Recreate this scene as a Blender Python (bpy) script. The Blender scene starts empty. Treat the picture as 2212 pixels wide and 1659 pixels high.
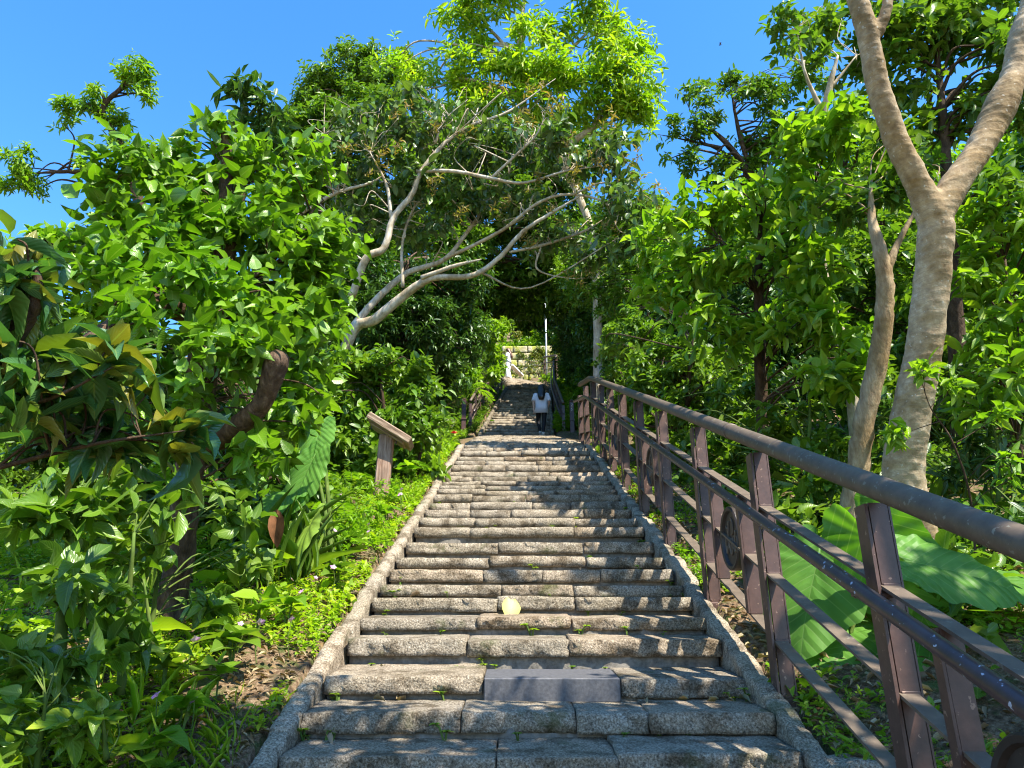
import bpy, math, random
import numpy as np
R = math.radians
scene = bpy.context.scene
# ---------------------------------------------------------------- camera
PITCH = R(20.5); FPX = 740.0
cp, sp = math.cos(PITCH), math.sin(PITCH)
cam_d = bpy.data.cameras.new("camera"); cam = bpy.data.objects.new("camera", cam_d)
scene.collection.objects.link(cam); scene.camera = cam
cam_d.sensor_fit = 'HORIZONTAL'; cam_d.sensor_width = 36.0; cam_d.lens = FPX/1024*36
cam_d.clip_start = 0.05; cam_d.clip_end = 3000
cam.location = (0, 0, 1.6); cam.rotation_euler = (math.pi/2+PITCH, 0, 0)
# ---------------------------------------------------------------- sky and sun
SUN = np.array([.41, -.43, .80]); SUN /= np.linalg.norm(SUN)
w = bpy.data.worlds.new("World"); scene.world = w; w.use_nodes = True
nt = w.node_tree; nt.nodes.clear()
sky = nt.nodes.new('ShaderNodeTexSky'); sky.sky_type = 'NISHITA'; sky.sun_disc = False
sky.sun_elevation = math.asin(SUN[2]); sky.sun_rotation = math.atan2(SUN[0], SUN[1])
sky.altitude = 0; sky.air_density = 1.0; sky.dust_density = 0.25; sky.ozone_density = 3.5
bg = nt.nodes.new('ShaderNodeBackground'); bg.inputs[1].default_value = 0.15
out = nt.nodes.new('ShaderNodeOutputWorld')
hsv = nt.nodes.new('ShaderNodeHueSaturation'); hsv.inputs['Saturation'].default_value = 1.27; hsv.inputs['Value'].default_value = 1.05
nt.links.new(sky.outputs[0], hsv.inputs['Color']); nt.links.new(hsv.outputs[0], bg.inputs[0]); nt.links.new(bg.outputs[0], out.inputs[0])
sl = bpy.data.lights.new("sun", 'SUN'); sl.energy = 5.0; sl.angle = R(0.5); sl.color = (1.0, .93, .80)
so = bpy.data.objects.new("sun", sl); scene.collection.objects.link(so)
from mathutils import Vector, Matrix
so.rotation_euler = Vector(tuple(SUN)).to_track_quat('Z', 'Y').to_euler()
vs = scene.view_settings; vs.view_transform = 'Standard'; vs.look = 'None'; vs.gamma = 1
vs.use_curve_mapping = False; vs.exposure = 1.47
scene.cycles.filter_width = 1.15; scene.cycles.max_bounces = 7; scene.cycles.diffuse_bounces = 3; scene.cycles.glossy_bounces = 2
scene.cycles.transmission_bounces = 4; scene.cycles.transparent_max_bounces = 4
scene.cycles.caustics_reflective = False; scene.cycles.caustics_refractive = False

COL = scene.collection
rng = np.random.default_rng(7); random.seed(7)
S22 = 1024/2212.0
def W(px, py, Z):
    x = (px-512)/FPX*Z; d = (py-384)/FPX*Z
    return np.array([x, Z*cp+d*sp, 1.6+Z*sp-d*cp])
def V(x, y, Z):            # pixel of the 2212-wide view of the photo
    return W(x*S22, y*S22, Z)
# ---------------------------------------------------------------- helpers
def tag(o, label=None, cat=None, group=None, kind=None):
    if label: o['label'] = label
    if cat: o['category'] = cat
    if group: o['group'] = group
    if kind: o['kind'] = kind
    return o
def empty(name, loc, label, cat, group=None, kind=None):
    o = bpy.data.objects.new(name, None); COL.objects.link(o); o.location = tuple(loc)
    return tag(o, label, cat, group, kind)
def mesh_obj(name, verts, faces, mats, parent=None, uv=None, smooth=False, mi=None, loc=None):
    """verts (n,3); faces: list of (m,k) int arrays or python faces"""
    me = bpy.data.meshes.new(name)
    verts = np.asarray(verts, dtype=np.float32)
    if isinstance(faces, np.ndarray): faces = [faces]
    if faces and not isinstance(faces[0], np.ndarray):
        sizes = np.array([len(f) for f in faces], dtype=np.int32)
        loops = np.concatenate([np.asarray(f, dtype=np.int32) for f in faces])
    else:
        sizes = np.concatenate([np.full(len(f), f.shape[1], dtype=np.int32) for f in faces])
        loops = np.concatenate([f.reshape(-1) for f in faces]).astype(np.int32)
    if parent is not None:
        verts = verts - np.array(parent.matrix_basis.translation if parent.parent is None else parent['_w'], dtype=np.float32) if False else verts - np.array(wloc(parent), dtype=np.float32)
    elif loc is not None:
        verts = verts - np.asarray(loc, dtype=np.float32)
    me.vertices.add(len(verts)); me.vertices.foreach_set('co', verts.reshape(-1))
    me.loops.add(len(loops)); me.loops.foreach_set('vertex_index', loops)
    me.polygons.add(len(sizes))
    st = np.concatenate([[0], np.cumsum(sizes)[:-1]]).astype(np.int32)
    me.polygons.foreach_set('loop_start', st)
    me.polygons.foreach_set('use_smooth', np.full(len(sizes), bool(smooth)))
    if uv is not None:
        ul = me.uv_layers.new(name='uv')
        ul.data.foreach_set('uv', np.asarray(uv, dtype=np.float32)[loops].reshape(-1))
    for m in (mats if isinstance(mats, (list, tuple)) else [mats]): me.materials.append(m)
    if mi is not None: me.polygons.foreach_set('material_index', np.asarray(mi, dtype=np.int32))
    me.update(calc_edges=True)
    o = bpy.data.objects.new(name, me); COL.objects.link(o)
    if parent is not None: o.parent = parent
    elif loc is not None: o.location = tuple(loc)
    return o
def wloc(o):
    v = Vector((0, 0, 0))
    while o is not None: v = v + o.location; o = o.parent
    return tuple(v)
class MB:                                             # collects simple shapes
    def __init__(s): s.v = []; s.f = []; s.n = 0; s.m = []; s.cur = 0
    def add(s, v, f):
        v = np.asarray(v, dtype=float); s.v.append(v)
        for q in f: s.f.append([i+s.n for i in q]); s.m.append(s.cur)
        s.n += len(v)
    def box(s, c, d, M=None, bev=0.0):
        hx, hy, hz = d[0]/2, d[1]/2, d[2]/2
        if bev > 0:
            b = min(bev, hx*.9, hy*.9, hz*.9); vs_ = []; 
            for sx in (-1, 1):
                for sy in (-1, 1):
                    for sz in (-1, 1):
                        vs_ += [(sx*hx, sy*(hy-b), sz*(hz-b)), (sx*(hx-b), sy*hy, sz*(hz-b)), (sx*(hx-b), sy*(hy-b), sz*hz)]
            I = lambda sx, sy, sz, k: 3*((sx > 0)*4+(sy > 0)*2+(sz > 0))+k
            f = []
            for sg in (-1, 1):
                f.append([I(sg, -1, -1, 0), I(sg, 1, -1, 0), I(sg, 1, 1, 0), I(sg, -1, 1, 0)][::sg])
                f.append([I(-1, sg, -1, 1), I(1, sg, -1, 1), I(1, sg, 1, 1), I(-1, sg, 1, 1)][::-sg])
                f.append([I(-1, -1, sg, 2), I(1, -1, sg, 2), I(1, 1, sg, 2), I(-1, 1, sg, 2)][::sg])
            for a in (-1, 1):
                for b2 in (-1, 1):
                    f.append([I(a, b2, -1, 0), I(a, b2, 1, 0), I(a, b2, 1, 1), I(a, b2, -1, 1)])
                    f.append([I(a, -1, b2, 0), I(a, 1, b2, 0), I(a, 1, b2, 2), I(a, -1, b2, 2)])
                    f.append([I(-1, a, b2, 1), I(1, a, b2, 1), I(1, a, b2, 2), I(-1, a, b2, 2)])
            for sx in (-1, 1):
                for sy in (-1, 1):
                    for sz in (-1, 1): f.append([I(sx, sy, sz, 0), I(sx, sy, sz, 1), I(sx, sy, sz, 2)])
            v = np.array(vs_)
        else:
            v = np.array([(x*hx, y*hy, z*hz) for x in (-1, 1) for y in (-1, 1) for z in (-1, 1)])
            f = [(0, 1, 3, 2), (4, 6, 7, 5), (0, 4, 5, 1), (2, 3, 7, 6), (0, 2, 6, 4), (1, 5, 7, 3)]
        if M is not None: v = v@np.asarray(M).T
        s.add(v+np.asarray(c), f)
    def tube(s, pts, rad, n=8, cap=True):
        v, f = tube_np(np.asarray(pts, float), rad, n, cap); s.add(v, f)
    def build(s, name, mats, parent=None, smooth=False, **k):
        return mesh_obj(name, np.concatenate(s.v), s.f, mats, parent, smooth=smooth, mi=s.m, **k)
def tube_np(P, rad, n=8, cap=True, wob=0.0, seed=0):
    m = len(P); rad = np.broadcast_to(np.asarray(rad, float), (m,)) if np.ndim(rad) == 0 or len(np.atleast_1d(rad)) != m else np.asarray(rad, float)
    T = np.gradient(P, axis=0); T /= (np.linalg.norm(T, axis=1, keepdims=True)+1e-9)
    u = np.cross(T[0], [0.3, .2, 1.0] if abs(T[0][2]) < .9 else [1.0, 0, 0]); u /= np.linalg.norm(u)
    vs_ = []
    th = np.arange(n)/n*2*np.pi
    rr = np.random.default_rng(seed)
    for i in range(m):
        u = u-T[i]*np.dot(u, T[i]); u /= np.linalg.norm(u)+1e-9; b = np.cross(T[i], u)
        k = 1+wob*rr.normal(size=n)
        vs_.append(P[i]+rad[i]*(np.outer(np.cos(th)*k, u)+np.outer(np.sin(th)*k, b)))
    v = np.concatenate(vs_); f = []
    for i in range(m-1):
        for j in range(n):
            a = i*n+j; b = i*n+(j+1) % n
            f.append((a, b, b+n, a+n))
    if cap: f.append(tuple(range(n))[::-1]); f.append(tuple((m-1)*n+j for j in range(n)))
    return v, f
def smooth_path(P, k=6):
    P = np.asarray(P, float)
    if len(P) < 3: 
        t = np.linspace(0, 1, k)[:, None]; return P[0]*(1-t)+P[-1]*t
    Q = np.vstack([2*P[0]-P[1], P, 2*P[-1]-P[-2]]); o = []
    for i in range(1, len(Q)-2):
        for t in np.arange(k)/k:
            o.append(.5*((2*Q[i])+(-Q[i-1]+Q[i+1])*t+(2*Q[i-1]-5*Q[i]+4*Q[i+1]-Q[i+2])*t*t+(-Q[i-1]+3*Q[i]-3*Q[i+1]+Q[i+2])*t**3))
    o.append(P[-1]); return np.array(o)
def hsh(i, j, k, seed):
    h = (i.astype(np.int64)*374761393+j.astype(np.int64)*668265263+k.astype(np.int64)*2147483647+seed*144665) & 0x7fffffff
    h = ((h ^ (h >> 13))*1274126177) & 0x7fffffff
    return ((h ^ (h >> 16)) & 0xffff)/65535.0
def vnoise(P, seed=0):
    P = np.asarray(P); I = np.floor(P).astype(int); F = P-I; F = F*F*(3-2*F); r = 0
    for dx in (0, 1):
        for dy in (0, 1):
            for dz in (0, 1):
                wt = (F[:, 0] if dx else 1-F[:, 0])*(F[:, 1] if dy else 1-F[:, 1])*(F[:, 2] if dz else 1-F[:, 2])
                r = r+wt*hsh(I[:, 0]+dx, I[:, 1]+dy, I[:, 2]+dz, seed)
    return r-.5
def fbm(P, f, seed=0, o=3):
    r = 0; a = 1
    for i in range(o): r = r+a*vnoise(P*f*(2.03**i)+i*7.3, seed+i); a *= .5
    return r
# ---------------------------------------------------------------- materials
def mat(name):
    m = bpy.data.materials.new(name); m.use_nodes = True; t = m.node_tree
    b = t.nodes['Principled BSDF']; return m, t, b
def N(t, typ, **k):
    n = t.nodes.new(typ)
    for a, v in k.items():
        if a.startswith('i_'): n.inputs[int(a[2:])].default_value = v
        else: setattr(n, a, v)
    return n
def ramp(t, fac, stops, interp='LINEAR'):
    r = t.nodes.new('ShaderNodeValToRGB'); e = r.color_ramp.elements; r.color_ramp.interpolation = interp
    while len(e) > 1: e.remove(e[-1])
    e[0].position = stops[0][0]; e[0].color = (*stops[0][1], 1)
    for p, c in stops[1:]:
        x = e.new(p); x.color = (*c, 1)
    t.links.new(fac, r.inputs[0]); return r.outputs[0]
def mix(t, f, a, b, typ='MIX'):
    m = t.nodes.new('ShaderNodeMix'); m.data_type = 'RGBA'; m.blend_type = typ
    for s, v in ((0, f), (6, a), (7, b)):
        if hasattr(v, 'is_linked') or hasattr(v, 'node'): t.links.new(v, m.inputs[s])
        else: m.inputs[s].default_value = v if s == 0 else (*v, 1)
    return m.outputs[2]
def noise(t, scale, detail=3, rough=.55, vec=None, dist=0):
    n = t.nodes.new('ShaderNodeTexNoise'); n.inputs['Scale'].default_value = scale; n.inputs['Detail'].default_value = detail
    n.inputs['Roughness'].default_value = rough; n.inputs['Distortion'].default_value = dist
    if vec is not None: t.links.new(vec, n.inputs['Vector'])
    return n.outputs[0]
def geo_pos(t):
    return t.nodes.new('ShaderNodeNewGeometry').outputs['Position']
def bump(t, b, h, strength=.5, dist=.01):
    n = t.nodes.new('ShaderNodeBump'); n.inputs['Strength'].default_value = strength; n.inputs['Distance'].default_value = dist
    t.links.new(h, n.inputs['Height']); t.links.new(n.outputs[0], b.inputs['Normal']); return n
def leaf_mat(name, cols, trans=.38, rough=.38, vein=.35, spec=.5):
    m, t, b = mat(name)
    g = t.nodes.new('ShaderNodeNewGeometry')
    c = ramp(t, g.outputs['Random Per Island'], [(i/(len(cols)-1), x) for i, x in enumerate(cols)])
    n = noise(t, 1.3, 1, .5, g.outputs['Position'])
    c = mix(t, ramp(t, n, [(.35, (0, 0, 0)), (.65, (1, 1, 1))]), c, mix(t, 1.0, c, (.72, .86, .7), 'MULTIPLY'))
    uv = t.nodes.new('ShaderNodeUVMap'); sx = t.nodes.new('ShaderNodeSeparateXYZ'); t.links.new(uv.outputs[0], sx.inputs[0])
    a = N(t, 'ShaderNodeMath', operation='ABSOLUTE'); t.links.new(sx.outputs[0], a.inputs[0])
    mr = N(t, 'ShaderNodeMath', operation='LESS_THAN', i_1=.07); t.links.new(a.outputs[0], mr.inputs[0])
    mm = N(t, 'ShaderNodeMath', operation='MULTIPLY', i_1=vein); t.links.new(mr.outputs[0], mm.inputs[0])
    c = mix(t, mm.outputs[0], c, (.30, .40, .10))
    # side veins
    s1 = N(t, 'ShaderNodeMath', operation='MULTIPLY', i_1=9.0); t.links.new(sx.outputs[1], s1.inputs[0])
    s2 = N(t, 'ShaderNodeMath', operation='MULTIPLY_ADD', i_1=-3.2); t.links.new(a.outputs[0], s2.inputs[0]); t.links.new(s1.outputs[0], s2.inputs[2])
    s3 = N(t, 'ShaderNodeMath', operation='PINGPONG', i_1=.5); t.links.new(s2.outputs[0], s3.inputs[0])
    bump(t, b, s3.outputs[0], .35, .006)
    t.links.new(c, b.inputs['Base Color']); b.inputs['Roughness'].default_value = rough; b.inputs['Specular IOR Level'].default_value = spec
    tr = t.nodes.new('ShaderNodeBsdfTranslucent'); tc = mix(t, 1.0, c, (1.35, 1.5, .45), 'MULTIPLY'); t.links.new(tc, tr.inputs[0])
    ms = t.nodes.new('ShaderNodeMixShader'); ms.inputs[0].default_value = trans
    o = t.nodes['Material Output']
    t.links.new(b.outputs[0], ms.inputs[1]); t.links.new(tr.outputs[0], ms.inputs[2]); t.links.new(ms.outputs[0], o.inputs[0])
    return m
ML = dict(
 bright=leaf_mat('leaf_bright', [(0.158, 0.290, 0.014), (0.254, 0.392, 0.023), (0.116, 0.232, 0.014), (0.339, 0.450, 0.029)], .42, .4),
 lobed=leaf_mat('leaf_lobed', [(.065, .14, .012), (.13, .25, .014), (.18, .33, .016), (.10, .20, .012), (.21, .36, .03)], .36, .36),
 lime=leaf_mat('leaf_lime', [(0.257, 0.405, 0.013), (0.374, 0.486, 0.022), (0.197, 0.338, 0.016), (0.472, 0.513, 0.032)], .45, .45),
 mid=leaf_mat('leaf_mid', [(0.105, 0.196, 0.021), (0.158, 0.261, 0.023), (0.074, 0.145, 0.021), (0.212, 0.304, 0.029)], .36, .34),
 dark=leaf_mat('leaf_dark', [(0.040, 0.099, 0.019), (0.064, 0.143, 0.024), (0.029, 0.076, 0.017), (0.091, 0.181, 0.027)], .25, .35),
 grey=leaf_mat('leaf_grey', [(.085, .13, .05), (.12, .18, .06), (.055, .09, .035), (.12, .22, .04), (.17, .24, .05)], .3, .36),
 olive=leaf_mat('leaf_olive', [(0.154, 0.195, 0.021), (0.232, 0.260, 0.031), (0.092, 0.156, 0.021), (0.309, 0.221, 0.042)], .35, .4),
 bluish=leaf_mat('leaf_bluish', [(0.049, 0.130, 0.052), (0.070, 0.169, 0.062), (0.084, 0.182, 0.042), (0.140, 0.195, 0.031), (0.239, 0.195, 0.031)], .3, .3),
 gold=leaf_mat('leaf_gold', [(.30, .20, .05), (.36, .24, .08), (.22, .14, .05), (.30, .28, .06)], .35, .5, 0),
 litter=leaf_mat('leaf_litter', [(.30, .19, .10), (.22, .12, .06), (.38, .27, .16), (.16, .09, .05), (.42, .33, .2)], .1, .6, .2),
 yellow=leaf_mat('leaf_yellow', [(.72, .58, .20), (.75, .6, .22)], .2, .5, .2),
 pink=leaf_mat('petal_pink', [(.62, .33, .60), (.70, .45, .68), (.55, .25, .55)], .3, .5, 0),
 red=leaf_mat('petal_red', [(.70, .02, .04), (.6, .01, .03)], .3, .5, 0))
def bark_mat(name, c1, c2, c3, ring=0.0, sc=14, bs=.5):
    m, t, b = mat(name); p = geo_pos(t)
    mp = t.nodes.new('ShaderNodeMapping'); t.links.new(p, mp.inputs[0]); mp.inputs['Scale'].default_value = (1, 1, .35 if ring == 0 else 1)
    n1 = noise(t, sc, 5, .65, mp.outputs[0]); n2 = noise(t, 3.2, 3, .6, p)
    c = ramp(t, n1, [(.3, c1), (.55, c2), (.75, c3)])
    c = mix(t, ramp(t, n2, [(.42, (0, 0, 0)), (.60, (1, 1, 1))]), c, mix(t, 1.0, c, (.68, .62, .50), 'MULTIPLY'))
    h = n1
    if ring > 0:
        wv = t.nodes.new('ShaderNodeTexWave'); wv.wave_type = 'BANDS'; wv.bands_direction = 'Z'; wv.wave_profile = 'SAW'
        wv.inputs['Scale'].default_value = ring*2.2; wv.inputs['Distortion'].default_value = 3.0; wv.inputs['Detail'].default_value = 3; wv.inputs['Detail Scale'].default_value = 1.6
        t.links.new(p, wv.inputs[0])
        c = mix(t, ramp(t, wv.outputs[1], [(0, (.85, .85, .85)), (.16, (0, 0, 0))]), c, tuple(x*.6 for x in c2))
        sp_ = noise(t, 38, 2, .5, p); c = mix(t, ramp(t, sp_, [(.66, (0, 0, 0)), (.72, (.6, .6, .6))]), c, (.62, .60, .52))
        h = mix(t, .5, n1, wv.outputs[1])
    t.links.new(c, b.inputs['Base Color']); b.inputs['Roughness'].default_value = .85; b.inputs['Specular IOR Level'].default_value = .2
    bump(t, b, h, bs, .02); return m
MB_pale = bark_mat('bark_pale', (.27, .20, .125), (.44, .345, .225), (.60, .52, .40), 5.5, 22, .45)
MB_tan = bark_mat('bark_tan', (.22, .15, .085), (.36, .27, .16), (.48, .39, .26), 0, 26, .8)
MB_dark = bark_mat('bark_dark', (.035, .022, .015), (.085, .055, .035), (.15, .10, .07), 0, 30, 1.0)
MB_brown = bark_mat('bark_brown', (.03, .02, .013), (.11, .07, .045), (.24, .17, .12), 0, 26, 1.0)
MB_white = bark_mat('bark_white', (.26, .21, .15), (.50, .43, .33), (.68, .62, .52), 0, 16, .5)
MB_stem = bark_mat('stem_green', (.05, .10, .02), (.10, .16, .03), (.18, .20, .06), 0, 20, .3)
def granite(name, dark=1.0):
    m, t, b = mat(name); p = geo_pos(t)
    s1 = noise(t, 105, 4, .75, p); s2 = noise(t, 7, 5, .7, p); s3 = noise(t, 1.6, 3, .6, p)
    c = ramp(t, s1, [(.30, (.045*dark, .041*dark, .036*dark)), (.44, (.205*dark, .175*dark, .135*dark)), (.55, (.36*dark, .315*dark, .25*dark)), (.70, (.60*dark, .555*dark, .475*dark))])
    c = mix(t, ramp(t, s2, [(.38, (1, 1, 1)), (.52, (0, 0, 0))]), c, mix(t, 1.0, c, (.46, .43, .39), 'MULTIPLY'))
    s4 = noise(t, 3.1, 4, .7, p); c = mix(t, ramp(t, s4, [(.60, (0, 0, 0)), (.68, (.6, .6, .6))]), c, (.07, .085, .03))
    c = mix(t, ramp(t, s3, [(.48, (0, 0, 0)), (.66, (.55, .55, .55))]), c, mix(t, 1.0, c, (.70, .68, .60), 'MULTIPLY'))
    g = t.nodes.new('ShaderNodeNewGeometry'); 
    oi = t.nodes.new('ShaderNodeNewGeometry').outputs['Random Per Island']
    c = mix(t, 1.0, c, ramp(t, oi, [(0, (.82, .80, .78)), (.5, (1, .98, .94)), (1, (1.0, .90, .80))]), 'MULTIPLY')
    t.links.new(c, b.inputs['Base Color']); b.inputs['Roughness'].default_value = .9; b.inputs['Specular IOR Level'].default_value = .15
    hs = mix(t, .35, noise(t, 55, 4, .7, p), s1); bump(t, b, hs, 1.0, .02); return m
M_gran = granite('granite', .98)
M_kerb = granite('kerb_granite', 1.1)
def simple(name, c, rough=.8, spec=.3, nsc=20, var=.25, bs=.3, bd=.004, metal=0):
    m, t, b = mat(name); p = geo_pos(t); n = noise(t, nsc, 5, .65, p)
    k = ramp(t, n, [(.3, tuple(x*(1-var) for x in c)), (.7, tuple(min(1, x*(1+var)) for x in c))])
    t.links.new(k, b.inputs['Base Color']); b.inputs['Roughness'].default_value = rough; b.inputs['Specular IOR Level'].default_value = spec
    b.inputs['Metallic'].default_value = metal
    bump(t, b, n, bs, bd); return m
M_mortar = simple('mortar', (.16, .145, .125), .95, .1, 30, .45, .7, .01)
M_slate = simple('slate', (.085, .085, .092), .55, .4, 60, .35, .25, .002)
M_soil = None
def soil():
    m, t, b = mat('soil'); p = geo_pos(t); n1 = noise(t, 9, 5, .7, p); n2 = noise(t, 45, 4, .7, p); n3 = noise(t, .7, 3, .6, p)
    c = ramp(t, n2, [(.3, (.05, .03, .018)), (.5, (.15, .10, .06)), (.68, (.30, .22, .14))])
    c = mix(t, ramp(t, n1, [(.5, (0, 0, 0)), (.62, (.8, .8, .8))]), c, (.05, .085, .02))
    t.links.new(c, b.inputs['Base Color']); b.inputs['Roughness'].default_value = 1; b.inputs['Specular IOR Level'].default_value = .05
    bump(t, b, n2, .8, .03); return m
M_soil = soil()
def rail_mat(name, c, worn, wf, rough):
    m, t, b = mat(name); p = geo_pos(t); n = noise(t, 14, 5, .7, p); n2 = noise(t, 42, 3, .55, p)
    k = ramp(t, n, [(.3, tuple(x*.7 for x in c)), (.7, tuple(x*1.35 for x in c))])
    k = mix(t, ramp(t, n2, [(wf, (0, 0, 0)), (wf+.015, (1, 1, 1))]), k, worn)
    t.links.new(k, b.inputs['Base Color']); b.inputs['Roughness'].default_value = rough; b.inputs['Specular IOR Level'].default_value = .45
    bump(t, b, n, .25, .004); return m
M_post = rail_mat('brown_paint', (.070, .037, .028), (.22, .14, .10), .66, .42)
M_bar = rail_mat('bar_paint', (.105, .078, .055), (.17, .15, .11), .66, .6)
M_top = rail_mat('top_rail_paint', (.095, .070, .048), (.17, .155, .12), .64, .55)
M_hand = rail_mat('handrail_paint', (.05, .03, .03), (.33, .36, .44), .65, .33)
M_medal = rail_mat('medal_paint', (.030, .022, .018), (.07, .05, .035), .69, .5)
def wood():
    m, t, b = mat('weathered_wood'); tc = t.nodes.new('ShaderNodeTexCoord'); mp = t.nodes.new('ShaderNodeMapping')
    t.links.new(tc.outputs['Object'], mp.inputs[0]); mp.inputs['Scale'].default_value = (9, 9, .9)
    n = noise(t, 5, 5, .65, mp.outputs[0], .4); n2 = noise(t, 3, 3, .6, tc.outputs['Object'])
    c = ramp(t, n, [(.3, (.10, .055, .035)), (.5, (.27, .17, .12)), (.7, (.42, .31, .24))])
    c = mix(t, ramp(t, n2, [(.5, (0, 0, 0)), (.7, (.7, .7, .7))]), c, (.13, .09, .065))
    t.links.new(c, b.inputs['Base Color']); b.inputs['Roughness'].default_value = .8; b.inputs['Specular IOR Level'].default_value = .2
    bump(t, b, n, .7, .008); return m
M_wood = wood()
def wood_h():
    m, t, b = mat('weathered_board'); tc = t.nodes.new('ShaderNodeTexCoord'); mp = t.nodes.new('ShaderNodeMapping')
    t.links.new(tc.outputs['Object'], mp.inputs[0]); mp.inputs['Rotation'].default_value = (0, R(-31), 0); mp.inputs['Scale'].default_value = (1.2, 14, 14)
    n = noise(t, 4, 5, .65, mp.outputs[0], .5)
    c = ramp(t, n, [(.3, (.07, .045, .03)), (.5, (.24, .165, .11)), (.68, (.42, .33, .24))])
    t.links.new(c, b.inputs['Base Color']); b.inputs['Roughness'].default_value = .85; b.inputs['Specular IOR Level'].default_value = .2
    bump(t, b, n, .8, .01); return m
M_board = wood_h()
def wall_m():
    m, t, b = mat('mossy_stone'); p = geo_pos(t); n = noise(t, 2.2, 5, .65, p); n2 = noise(t, 14, 4, .6, p)
    c = ramp(t, n2, [(.3, (.20, .16, .09)), (.6, (.48, .41, .27)), (.8, (.6, .54, .38))])
    c = mix(t, ramp(t, n, [(.40, (0, 0, 0)), (.60, (1, 1, 1))]), c, (.26, .27, .03))
    t.links.new(c, b.inputs['Base Color']); b.inputs['Roughness'].default_value = .95; bump(t, b, n2, .8, .03); return m
M_wall = wall_m()
M_white = simple('white_cloth', (.62, .62, .66), .8, .2, 8, .04, .2)
M_white2 = simple('white_pants', (.75, .75, .74), .8, .2, 22, .16, .2)
M_black = simple('black_leggings', (.012, .011, .013), .7, .3, 10, .1, .1)
M_skin = simple('skin', (.55, .34, .25), .5, .4, 5, .05, .05)
M_hair = simple('black_hair', (.012, .009, .008), .35, .5, 80, .3, .4)
M_hairb = simple('brown_hair', (.14, .07, .04), .4, .5, 80, .3, .4)
M_shoe = simple('pale_shoe', (.5, .45, .4), .7, .3, 10, .1, .1)
M_pole = simple('pole_paint', (.62, .63, .62), .6, .4, 9, .22, .3)
M_num = simple('pale_lettering', (.6, .6, .55), .7, .2, 10, .05, 0)
# ---------------------------------------------------------------- terrain profile and staircase line
PY = [-60, -.07, 11.7, 20.0, 27.7, 31, 33.6, 37, 60, 110]
PZ = [-.1, -.1, 4.905, 7.52, 11.80, 13.25, 14.4, 15.6, 30, 48]
CXy = [-60, 3.23, 11.7, 20.0, 27.7, 31, 34, 110]; CXx = [.08, .107, .215, .09, .64, .55, -.1, -.1]
HWy = [3, 20, 27.7, 34]; HWx = [1.0, 1.0, .83, .85]
prof = lambda y: np.interp(y, PY, PZ)
cx = lambda y: np.interp(y, CXy, CXx)
hw = lambda y: np.interp(y, HWy, HWx)
def G(x, y):
    x = np.asarray(x, float); y = np.asarray(y, float)
    dx = x-cx(y); z = prof(y)-.02
    Lf = np.clip(-dx-1.15, 0, None); Rt = np.clip(dx-1.15, 0, None)
    z = z-.10*np.clip(Lf-3, 0, 40)-.02*Lf+.10*Rt
    ins = np.abs(dx) < 1.12
    P = np.stack([x.ravel(), y.ravel(), np.zeros(x.size)], 1)
    nz = (fbm(P, 1.2, 5)*.12+fbm(P, .25, 9)*.5).reshape(x.shape)
    fade = np.clip((np.abs(dx)-1.15)/1.0, 0, 1)
    z = z+nz*fade+np.where(ins, -.32, 0)
    return z
def g1(x, y): return float(G(np.array([x]), np.array([y]))[0])
def ax(fine0, fine1, step, far0, far1):
    a = list(np.arange(fine0, fine1, step)); s = step; v = fine1
    while v < far1: a.append(v); s *= 1.18; v += s
    s = step; v = fine0-step; b = []
    while v > far0: b.append(v); s *= 1.18; v -= s
    return np.array([far0]+b[::-1]+a+[far1])
gx = ax(-4.5, 5, .12, -220, 220); gy = ax(-1, 14, .12, -60, 200)
X, Y = np.meshgrid(gx, gy); Zg = G(X, Y)
nx, ny = len(gx), len(gy)
I = (np.arange(ny-1)[:, None]*nx+np.arange(nx-1)[None, :]).ravel()
tag(mesh_obj('ground', np.stack([X.ravel(), Y.ravel(), Zg.ravel()], 1), np.stack([I, I+1, I+1+nx, I+nx], 1), M_soil, smooth=True), kind='structure')
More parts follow.
